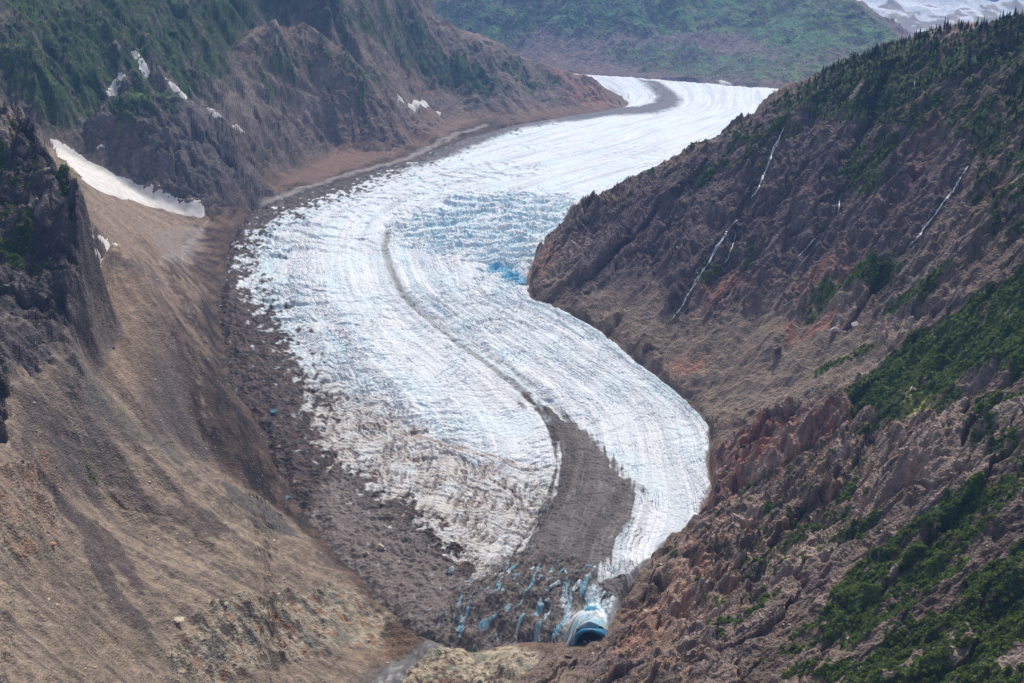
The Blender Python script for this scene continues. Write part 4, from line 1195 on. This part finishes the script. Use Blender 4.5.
waterfall('tiny glint of white water beside the yellow patch below the thicket', [([(913, 384), (910, 392)], 1.4)])

# ------------------------------------------------------------------ pieces of broken ice and the cave at the snout (parts of the glacier)
def attr_mat(name, a, b, c, scale, rough=0.55):
    m, nt, p = nodes_of(name)
    N, L = nt.nodes.new, nt.links.new
    tc = N('ShaderNodeTexCoord')
    n = N('ShaderNodeTexNoise'); n.inputs['Scale'].default_value = scale; n.inputs['Detail'].default_value = 6; n.inputs['Roughness'].default_value = 0.6
    L(tc.outputs['Object'], n.inputs['Vector'])
    cr = N('ShaderNodeValToRGB'); e = cr.color_ramp.elements
    e[0].position = 0.36; e[0].color = (*a, 1); e[1].position = 0.62; e[1].color = (*c, 1)
    k = e.new(0.48); k.color = (*b, 1)
    L(n.outputs['Fac'], cr.inputs['Fac']); L(cr.outputs['Color'], p.inputs['Base Color'])
    bp = N('ShaderNodeBump'); bp.inputs['Distance'].default_value = 1.2
    L(n.outputs['Fac'], bp.inputs['Height']); L(bp.outputs['Normal'], p.inputs['Normal'])
    p.inputs['Roughness'].default_value = rough
    return m
M_FIN = attr_mat('blue_ice', (0.15, 0.125, 0.11), (0.22, 0.31, 0.36), (0.52, 0.60, 0.63), 0.16)
M_CAVE = attr_mat('deep_blue_ice', (0.03, 0.14, 0.26), (0.04, 0.24, 0.40), (0.12, 0.40, 0.56), 0.08, 0.35)

gz_flat = gZ
def ice_z(x, y):
    k = int(np.argmin((gX - x) ** 2 + (gY - y) ** 2))
    return float(gz_flat.ravel()[k])

def blade_mesh(L_, H_, T_, seed):
    """a melting strip of ice: long, thin, curved, with a worn crest"""
    nl, nh = 26, 11
    r = np.random.default_rng(seed)
    li = np.linspace(0, 1, nl)
    ridge = np.sin(np.pi * np.clip(li, 0.02, 0.98)) ** 0.6 * (0.8 + 0.35 * np.interp(li * 7, np.arange(8), r.random(8)))
    bend = np.interp(li * 4, np.arange(5), r.normal(size=5)) * T_ * 0.7 + (li - 0.5) ** 2 * L_ * 0.25
    vs = []
    for i in range(nl):
        for j in range(nh):
            sd_ = j / (nh - 1) * 2 - 1
            z = (1 - abs(sd_) ** 1.7) * ridge[i] * H_ - 3
            wv_ = T_ * sd_ * (0.35 + 0.75 * ridge[i])
            vs.append(((li[i] - 0.5) * L_ + r.normal() * 0.3, wv_ + 0.3 * z + bend[i] + r.normal() * 0.25, z + r.normal() * 0.3))
    return mesh_from('ice_fin', np.array(vs), grid_faces(nl, nh), True)

FINS = [(585, 586, 52, 8, 4.0, 56), (576, 594, 46, 8, 4.0, 52), (592, 578, 44, 7, 3.5, 60), (568, 603, 40, 7, 4.0, 50), (561, 587, 38, 6, 3.5, 58), (545, 578, 36, 6, 3.5, 60), (552, 596, 34, 6, 3.5, 54),
        (529, 572, 30, 6, 3.5, 62), (521, 588, 30, 6, 3.5, 55), (505, 578, 28, 5, 3.5, 57), (500, 597, 26, 5, 3.5, 50), (482, 604, 26, 5, 3, 48), (560, 618, 32, 7, 4, 62), (548, 612, 28, 6, 3.5, 58),
        (613, 586, 30, 4, 2.5, 25), (607, 596, 28, 4, 2.5, 70), (490, 621, 20, 5, 3, 45), (466, 618, 22, 4, 3, 42)]
for k, (px, py, L_, H_, T_, deg) in enumerate(FINS):
    p = on_ice(px, py)
    o = add('ice_fin', blade_mesh(L_ * 1.25, H_ * 0.6, T_ * 1.15, 900 + k), M_FIN, glacier)
    o.location = (p[0], p[1], ice_z(p[0], p[1]) - 1.5)
    o.rotation_euler = (0.1, -0.08, math.radians(deg))

def vault(name, r0, rise, depth_, thick, mat, parent, base):
    """an arched tunnel of ice: outer and inner skins joined by a mouth rim, closed at the back"""
    na, nd = 29, 14
    rr = np.random.default_rng(5)
    def skin(off, back_k):
        g = np.zeros((nd, na, 3))
        for d in range(nd):
            f = d / (nd - 1)
            shrink = 1 - (0.92 if back_k else 0.35) * f ** 1.6
            for a in range(na):
                th = math.pi * a / (na - 1)
                wob = 1 + 0.03 * math.sin(a * 0.45 + d * 0.8 + off) + rr.normal() * 0.012
                g[d, a] = (math.cos(th) * (r0 + off) * shrink * wob, f * depth_ + (4.5 * math.sin(th) if d == 0 else 0), math.sin(th) * (rise + off) * shrink * wob - 3 + (0 if off else 0))
        return g.reshape(-1, 3)
    inner, outer = skin(0.0, True), skin(thick, False)
    V_ = np.vstack([inner, outer])
    Fi = grid_faces(nd, na)
    Fo = Fi[:, ::-1] + nd * na
    rim = np.array([[a, a + 1, nd * na + a + 1, nd * na + a] for a in range(na - 1)])
    bk = (nd - 1) * na
    cap = np.array([[bk + a, nd * na + bk + a, nd * na + bk + a + 1, bk + a + 1] for a in range(na - 1)])
    o = add(name, mesh_from(name, V_, np.vstack([Fi, Fo, rim, cap]), True), mat, parent)
    o.location = base
    return o
cave = vault('ice_cave', 20, 18.5, 80, 4.5, M_CAVE, glacier, (CAVE[0], CAVE[1] - 15, CAVE[2] - 2))
cave.rotation_euler = (0, 0, math.radians(-6))

# ------------------------------------------------------------------ boulders
def boulder_mesh(name, sx, sy, sz, seed, sub=3):
    bm = bmesh.new()
    bmesh.ops.create_icosphere(bm, subdivisions=sub, radius=1.0)
    r = random.Random(seed)
    planes = [(Vector((r.gauss(0, 1), r.gauss(0, 1), r.gauss(0, 1))).normalized(), r.uniform(0.42, 0.8)) for _ in range(16)]
    for v in bm.verts:
        c = v.co.copy()
        for n, d in planes:
            e = c.dot(n) - d
            if e > 0:
                c -= n * e * 0.9
        c *= 1 + r.uniform(-.03, .03)
        v.co = Vector((c.x * sx, c.y * sy, c.z * sz))
    me = bpy.data.meshes.new(name); bm.to_mesh(me); bm.free()
    return me
M_BPALE = simple_mat('pale_boulder', tuple(c_(156, 144, 126)), 0.9, 0.35, 0.35, 0.8)
M_BGREY = simple_mat('grey_boulder', tuple(c_(140, 132, 130)), 0.9, 0.4, 0.3, 0.8)
M_BDARK = simple_mat('dark_boulder', tuple(c_(84, 74, 74)), 0.9, 0.4, 0.3, 0.8)
M_BRUST = simple_mat('rusty_boulder', tuple(c_(150, 112, 88)), 0.9, 0.4, 0.3, 0.8)
BOUL = [
 ('pale layered boulder at the foot of the left scree slope', 177, 621, 17, 9, 7, M_BPALE, 20), ('small pale rock beside the layered boulder on the lower left outcrop', 225, 605, 8, 6, 5, M_BPALE, 0),
 ('rounded pale boulder on grey rubble, left of two others', 366, 552, 8, 7, 6, M_BPALE, 10), ('tallest of three rounded pale boulders on the grey rubble left of the snout', 381, 550, 10, 8, 8, M_BPALE, 40),
 ('smooth pale boulder right of and below the other two on grey rubble', 398, 563, 9, 7, 5, M_BPALE, -20), ('debris covered ice block with a blue face on the rubble', 450, 574, 16, 13, 12, M_FIN, 30),
 ('long pale grey rock slab lying across the right slope', 835, 330, 22, 8, 6, M_BGREY, 28), ('blocky grey head of the long pale slab on the right slope', 855, 327, 12, 9, 8, M_BGREY, 10),
 ('dark square rock on the right slope below the red band', 778, 351, 13, 9, 10, M_BDARK, 15),
 ('pale cream boulder at the end of the lower left outcrop by the stream', 410, 627, 10, 7, 5, M_BPALE, 10), ('second cream boulder beside the stream below the ice', 425, 622, 9, 6, 5, M_BPALE, -10),
 ('orange tinted block on the scree at the left edge', 52, 545, 10, 8, 7, M_BRUST, 0),
 ('small grey rock alone on the left scree slope', 147, 537, 5, 4, 4, M_BGREY, 0), ('tiny rusty rock alone on the scree below the dark streak', 79, 588, 4, 3, 3, M_BRUST, 0)]
for k, (lb, px, py, sx, sy, sz, mt, deg) in enumerate(BOUL):
    h = land.hit(px, py)
    gi = on_ice(px, py)
    if gi is not None and 300 < px < 640 and 530 < py < 600 and gi[1] < h[1]:
        h = np.array([gi[0], gi[1], ice_z(gi[0], gi[1])])
    ps = math.hypot(h[0], h[1]) / FPX
    o = add('boulder', boulder_mesh('boulder', sx * ps * 0.5, sy * ps * 0.6, sz * ps * 0.6, 40 + k), mt, label=lb, category='boulder', group='boulders that stand out on the slopes')
    o.location = (h[0], h[1], h[2] + sz * ps * 0.12)
    o.rotation_euler = (0, 0, math.radians(deg))

def scatter(pts_fn, n, seed):
    r = np.random.default_rng(seed)
    res = []
    for _ in range(n):
        h = pts_fn(r)
        if h is not None:
            res.append(h)
    return res

# ------------------------------------------------------------------ geometry-node scatter of alike small things (uncountable masses)
def gn_scatter(name, pts, scales, sources, seed, **props):
    me = bpy.data.meshes.new(name)
    me.vertices.add(len(pts)); me.vertices.foreach_set('co', np.ascontiguousarray(pts, dtype=f32).ravel())
    me.update()
    set_attr(me, 'size', np.asarray(scales, f32))
    o = add(name, me, None, None, **props)
    ng = bpy.data.node_groups.new(name + '_nodes', 'GeometryNodeTree')
    ng.interface.new_socket('Geometry', in_out='INPUT', socket_type='NodeSocketGeometry')
    ng.interface.new_socket('Geometry', in_out='OUTPUT', socket_type='NodeSocketGeometry')
    N, L = ng.nodes.new, ng.links.new
    gi, go = N('NodeGroupInput'), N('NodeGroupOutput')
    jn = N('GeometryNodeJoinGeometry')
    for s in sources:
        oi = N('GeometryNodeObjectInfo'); oi.inputs['Object'].default_value = s; oi.inputs['As Instance'].default_value = True
        oi.transform_space = 'ORIGINAL'
        L(oi.outputs['Geometry'], jn.inputs[0])
    ip = N('GeometryNodeInstanceOnPoints'); ip.inputs['Pick Instance'].default_value = True
    rv = N('FunctionNodeRandomValue'); rv.data_type = 'FLOAT_VECTOR'
    rv.inputs[0].default_value = (-0.1, -0.1, 0); rv.inputs[1].default_value = (0.1, 0.1, 6.283); rv.inputs['Seed'].default_value = seed
    sa = N('GeometryNodeInputNamedAttribute'); sa.data_type = 'FLOAT'; sa.inputs['Name'].default_value = 'size'
    L(gi.outputs[0], ip.inputs['Points']); L(jn.outputs[0], ip.inputs['Instance']); L(rv.outputs[0], ip.inputs['Rotation']); L(sa.outputs[0], ip.inputs['Scale'])
    L(ip.outputs[0], go.inputs[0])
    md_ = o.modifiers.new('scatter', 'NODES'); md_.node_group = ng
    return o

# ------------------------------------------------------------------ plants
def leaf_mat(name, a, b):
    m, nt, p = nodes_of(name)
    N, L = nt.nodes.new, nt.links.new
    oi = N('ShaderNodeObjectInfo'); g = N('ShaderNodeNewGeometry'); tc = N('ShaderNodeTexCoord')
    n = N('ShaderNodeTexNoise'); n.inputs['Scale'].default_value = 0.9
    L(g.outputs['Position'], n.inputs['Vector'])
    ad = N('ShaderNodeMath'); ad.operation = 'ADD'; L(n.outputs['Fac'], ad.inputs[0]); L(oi.outputs['Random'], ad.inputs[1])
    hf = N('ShaderNodeMath'); hf.operation = 'MULTIPLY'; hf.inputs[1].default_value = 0.5; L(ad.outputs[0], hf.inputs[0])
    cr = N('ShaderNodeValToRGB'); cr.color_ramp.elements[0].position = 0.25; cr.color_ramp.elements[1].position = 0.75
    cr.color_ramp.elements[0].color = (*a, 1); cr.color_ramp.elements[1].color = (*b, 1)
    L(hf.outputs[0], cr.inputs['Fac']); L(cr.outputs['Color'], p.inputs['Base Color'])
    tr_ = N('ShaderNodeBsdfTranslucent'); L(cr.outputs['Color'], tr_.inputs['Color'])
    ms = N('ShaderNodeMixShader'); ms.inputs['Fac'].default_value = 0.4
    L(p.outputs['BSDF'], ms.inputs[1]); L(tr_.outputs['BSDF'], ms.inputs[2]); L(ms.outputs['Shader'], nt.nodes['Material Output'].inputs['Surface'])
    p.inputs['Roughness'].default_value = 0.7
    p.inputs['Specular IOR Level'].default_value = 0.2
    return m
M_ALDER = leaf_mat('alder_leaves', (0.07, 0.115, 0.026), (0.23, 0.30, 0.07))
M_SPRUCE = leaf_mat('spruce_needles', (0.020, 0.036, 0.020), (0.046, 0.070, 0.034))
M_BARK = simple_mat('bark', (0.10, 0.08, 0.065), 0.9, 0.3, 2.0)

def shrub_mesh(seed, n=46):
    r = np.random.default_rng(seed)
    V_, F_ = [], []
    for k in range(n):
        th, u = r.uniform(0, 2 * np.pi), r.uniform(0.05, 1.0)
        rad = math.sqrt(r.uniform(0.05, 1)) * 1.0
        c = np.array([math.cos(th) * rad * (1.0 - 0.35 * u), math.sin(th) * rad * (1.0 - 0.35 * u), u * (1.05 - 0.35 * rad)])
        d = r.normal(size=3); d /= np.linalg.norm(d)
        e = np.cross(d, r.normal(size=3)); e /= np.linalg.norm(e)
        s = r.uniform(0.2, 0.38)
        b = len(V_)
        V_ += [c + d * s, c + e * s * 0.8, c - d * s, c - e * s * 0.8 + np.array([0, 0, 0.1])]
        F_.append((b, b + 1, b + 2, b + 3))
    return mesh_from('foliage', np.array(V_), np.array(F_), False)

def stems_mesh(seed):
    r = random.Random(seed)
    bm = bmesh.new()
    for k in range(4):
        a = r.uniform(0, 6.28)
        t = Vector((math.cos(a) * 0.5, math.sin(a) * 0.5, 0.7))
        b0 = Vector((math.cos(a) * 0.08, math.sin(a) * 0.08, -0.15))
        vs = [bm.verts.new(b0 + Vector((math.cos(q) * .05, math.sin(q) * .05, 0))) for q in (0, 2.1, 4.2)]
        tip = bm.verts.new(t)
        for q in range(3):
            bm.faces.new((vs[q], vs[(q + 1) % 3], tip))
    me = bpy.data.meshes.new('stems'); bm.to_mesh(me); bm.free()
    return me

def crown_mesh(seed):
    """a narrow spruce: tiers of drooping boughs with ragged tips"""
    r = np.random.default_rng(seed)
    V_, F_ = [], []
    tiers = 11
    for k in range(tiers):
        f = k / (tiers - 1)
        z, rad = 0.10 + 0.86 * f, 0.21 * (1 - f) ** 0.85 + 0.012
        nb = 9 if f < 0.7 else 6
        a0 = r.uniform(0, 6.28)
        for q in range(nb):
            a = a0 + q * 2 * np.pi / nb + r.normal() * 0.12
            rr_ = rad * r.uniform(0.65, 1.15)
            tip = np.array([math.cos(a) * rr_, math.sin(a) * rr_, z - 0.055 - 0.05 * (1 - f)])
            wd = 0.55 * rr_
            sd_ = np.array([-math.sin(a), math.cos(a), 0])
            mid = np.array([math.cos(a) * rr_ * 0.55, math.sin(a) * rr_ * 0.55, z - 0.012])
            b = len(V_)
            V_ += [np.array([0, 0, z + 0.045]), mid + sd_ * wd * 0.5, tip, mid - sd_ * wd * 0.5]
            F_.append((b, b + 1, b + 2, b + 3))
    b = len(V_)
    V_ += [np.array([0.02, 0, 0.95]), np.array([-0.012, 0.017, 0.95]), np.array([-0.012, -0.017, 0.95]), np.array([0, 0, 1.04])]
    F_ += [(b, b + 1, b + 3, b + 3), (b + 1, b + 2, b + 3, b + 3)]
    return mesh_from('crown', np.array(V_), np.array(F_[:-2]), False)

def trunk_mesh():
    bm = bmesh.new()
    bmesh.ops.create_cone(bm, cap_ends=True, segments=6, radius1=0.028, radius2=0.006, depth=1.0)
    for v in bm.verts: v.co.z += 0.42
    me = bpy.data.meshes.new('trunk'); bm.to_mesh(me); bm.free()
    return me
CROWNS = [crown_mesh(70 + k) for k in range(4)]
TRUNK = trunk_mesh()
SHRUBS = [shrub_mesh(80 + k) for k in range(4)]
STEMS = [stems_mesh(90 + k) for k in range(2)]
for m in CROWNS: m.materials.append(M_SPRUCE)
for m in SHRUBS: m.materials.append(M_ALDER)
TRUNK.materials.append(M_BARK)
for m in STEMS: m.materials.append(M_BARK)

# spruces: those against the sky and the far valley one by one, the rest as one forest
def skyline(px):
    a = px - 0.0
    for py in np.arange(0, 140, 0.5):
        h = land.hit(px, py)
        if h is not None and h[1] < 5000:
            return py
    return None
r_ = np.random.default_rng(21)
crest_px = np.concatenate([r_.uniform(815, 905, 26), r_.uniform(905, 960, 26), r_.uniform(960, 1022, 34)])
n_tree = 0
seen_sky = {}
for px in np.sort(crest_px):
    key = round(px)
    if key not in seen_sky: seen_sky[key] = skyline(key)
    py = seen_sky[key]
    if py is None: continue
    h = land.hit(px, py + r_.uniform(0.6, 7))
    if h is None or h[1] > 5000: continue
    s = r_.uniform(10, 21)
    t = add('spruce_tree', None, None, None, label='dark narrow spruce standing on the wooded crest of the right mountain', category='tree', group='spruces along the crest of the right mountain')
    t.location = (h[0], h[1], h[2] - 0.3); t.scale = (s, s, s); t.rotation_euler = (0, 0, r_.uniform(0, 6.28))
    add('trunk', TRUNK, None, t); add('crown', CROWNS[n_tree % 4], None, t)
    n_tree += 1
crown_objs = [o for o in COL.objects if o.name.startswith('crown')][:4]

vegR = (veg * WG[1]); 
def pick(mask, n, seed, area):
    """n random samples of the land where mask holds, spread evenly over the ground"""
    r = np.random.default_rng(seed)
    wv_ = (mask * area).ravel(); wv_ = wv_ / wv_.sum()
    idx = r.choice(wv_.size, n, p=wv_)
    ji, jj_ = idx // NR, idx % NR
    dx = r.uniform(-.5, .5, n); dy = r.uniform(-.5, .5, n)
    P = np.stack([XF.ravel()[idx], YF.ravel()[idx], ZF.ravel()[idx]], -1)
    return P, PS.ravel()[idx]
pxl = CX + FPX * XF / (YF * CP - ZF * SP); pyl = CY - FPX * (YF * SP + ZF * CP) / (YF * CP - ZF * SP)
area = np.abs(np.gradient(RF, axis=1)) * RF
onscr = (pxl > -40) & (pxl < 1080) & (pyl > -20) & (pyl < 720)
forest = zone(VEG[0][0], 7, 7) * (veg > 0.4) * (YF < 3300) + 0.5 * zone(VEG[1][0], 7, 7) * (veg > 0.6) * (YF < 3300)
P, _ = pick(forest * onscr, 1500, 31, area)
gn_scatter('spruce_forest', P - np.array([0, 0, 1.0]), np.random.default_rng(3).uniform(7, 15, len(P)), crown_objs, 3, kind='stuff', label='dark spruce forest cloaking the top of the right mountain', category='forest')

# alder: 290 bushes one by one near the lookout, thicket elsewhere
near_sc = (veg > 0.5) * (WG[1] > 0.5) * onscr * (PS < 1.35)
edge = np.clip(4 * veg * (1 - blur(veg, 6)), 0, 1)
P, ps = pick((edge > 0.25) * near_sc, 290, 41, 1.0 / PS)
srcs = []
for k, (p, s_) in enumerate(zip(P, ps)):
    s = r_.uniform(1.7, 3.4)
    o = add('alder_shrub', None, None, None, label='low dark green alder bush at the edge of the thickets on the lower right slope', category='shrub', group='alder bushes on the lower right slope')
    o.location = (p[0], p[1], p[2] - 1.2); o.scale = (s, s, s * r_.uniform(0.8, 1.15)); o.rotation_euler = (0, 0, r_.uniform(0, 6.28))
    f = add('foliage', SHRUBS[k % 4], None, o); add('stems', STEMS[k % 2], None, o)
    if k < 4: srcs.append(f)
den = (veg > 0.45) * WG[1] * onscr * np.clip(2.4 / PS, 0, 2.2) * (1 - np.clip(forest, 0, 1) * 0.7)
P, ps = pick(den * (PS < 2.9), 22000, 42, area)
gn_scatter('alder_thicket', P - np.array([0, 0, 1.6]), np.random.default_rng(4).uniform(1.5, 3.6, len(P)), srcs, 4, kind='stuff', label='dense green alder thicket covering patches of the right slope', category='thicket')
vl = (veg > 0.45) * (WG[9] + WG[2]) * onscr
P, ps = pick(vl, 900, 43, area)
gn_scatter('buttress_scrub', P - np.array([0, 0, 1.2]), np.random.default_rng(5).uniform(1.2, 2.6, len(P)), srcs, 5, kind='stuff', label='dark scrub growing on ledges of the left rock buttress', category='scrub')

# loose stones on the scree
st_src = []
for k, mt in enumerate((M_BPALE, M_BGREY, M_BDARK)):
    st_src.append((boulder_mesh('stone', 1.0, 0.8, 0.6, 60 + k, 1), mt))
stones = (WG[2] + WG[3] + 0.7 * WG[1] * (1 - veg) + WG[0]) * onscr * (SD > 5) * (PS < 2.6) * sstep(-0.2, 0.4, n2)
P, ps = pick(stones, 8500, 51, area)
big = np.random.default_rng(6).pareto(2.4, len(P)) * 0.6 + 0.6
V_, F_, mi = [], [], []
off = 0
rs = np.random.default_rng(8)
proto = []
for me, mt in st_src:
    co = np.zeros(len(me.vertices) * 3, f32); me.vertices.foreach_get('co', co)
    fi = np.array([list(p.vertices) for p in me.polygons])
    proto.append((co.reshape(-1, 3), fi))
for k, (p, b) in enumerate(zip(P, np.minimum(big, 4.2))):
    q = rs.choice(3, p=[.5, .35, .15])
    co, fi = proto[q]
    a = rs.uniform(0, 6.28)
    R_ = np.array([[math.cos(a), -math.sin(a), 0], [math.sin(a), math.cos(a), 0], [0, 0, 1]])
    V_.append(co @ R_.T * b + p); F_.append(fi + off); mi.append(np.full(len(fi), q)); off += len(co)
me = mesh_from('scree_stones', np.vstack(V_), np.vstack(F_), False)
for _, mt in st_src: me.materials.append(mt)
me.polygons.foreach_set('material_index', np.concatenate(mi).astype(np.int32))
add('scree_stones', me, None, None, kind='stuff', label='loose pale and grey stones strewn over the scree slopes', category='stones')

# ------------------------------------------------------------------ meltwater
M_POOL = simple_mat('meltwater', (0.10, 0.20, 0.25), 0.15, 0.2, 0.1, 0.0, 0.6)
M_RIVER = simple_mat('silty_water', (0.13, 0.125, 0.12), 0.5, 0.25, 0.15, 0.3, 0.5)
for lb, px, py, a, b in (('small blue meltwater pool on the dark debris beside the ice', 274, 411, 4, 1.6), ('long blue meltwater pool on dark debris below the other pool', 249, 435, 5, 1.7), ('lowest blue meltwater pool at the debris edge of the lower lobe', 286, 502, 4, 1.4)):
    p = on_ice(px, py)
    ps = math.hypot(p[0], p[1]) / FPX
    bm = bmesh.new()
    z = max(ice_z(p[0], p[1]), land.z(p[0], p[1])) + 0.7
    ring = [bm.verts.new((math.cos(t) * a * ps * (1 + .2 * math.sin(3 * t)), math.sin(t) * b * ps * 3 * (1 + .25 * math.cos(2 * t + px)), 0)) for t in np.linspace(0, 2 * np.pi, 25)[:-1]]
    low = [bm.verts.new((v.co.x * 1.05, v.co.y * 1.05, -3)) for v in ring]
    bm.faces.new(ring)
    for k in range(24): bm.faces.new((ring[k], low[k], low[(k + 1) % 24], ring[(k + 1) % 24]))
    me = bpy.data.meshes.new('meltwater_pool'); bm.to_mesh(me); bm.free()
    o = add('meltwater_pool', me, M_POOL, label=lb, category='pool', group='meltwater pools on the debris')
    o.location = (p[0], p[1], z)
draped('meltwater_stream', [(452, 628), (440, 634), (415, 648), (392, 662), (372, 683), (362, 700), (395, 700), (410, 676), (432, 656), (455, 640)], 1.0, M_RIVER, kind='structure')

# ------------------------------------------------------------------ the air of the valley
zt = float(max(ZF.max(), pk.max())) + 25
bm = bmesh.new()
bmesh.ops.create_cube(bm, size=1.0)
lo, hi = Vector((-13000, -1500, float(min(ZF.min(), pk.min())) - 60)), Vector((13500, 19000, zt))
for v in bm.verts:
    v.co = Vector([(lo[i] if v.co[i] < 0 else hi[i]) for i in range(3)])
me = bpy.data.meshes.new('haze'); bm.to_mesh(me); bm.free()
mh = bpy.data.materials.new('valley_air'); mh.use_nodes = True
nt = mh.node_tree
nt.nodes.remove(nt.nodes['Principled BSDF'])
pv = nt.nodes.new('ShaderNodeVolumePrincipled')
pv.inputs['Color'].default_value = (0.27, 0.52, 1.0, 1)
pv.inputs['Density'].default_value = 3.6e-5
pv.inputs['Anisotropy'].default_value = 0.2
nt.links.new(pv.outputs['Volume'], nt.nodes['Material Output'].inputs['Volume'])
add('haze', me, mh, kind='stuff')
tri = sum(sum(len(p.vertices) - 2 for p in o.data.polygons) if len(o.data.polygons) < 5000 else 2 * len(o.data.polygons) for o in COL.objects if o.type == 'MESH')
print('all', round(time.time() - T0, 1), 'triangles', tri, 'trees', n_tree)
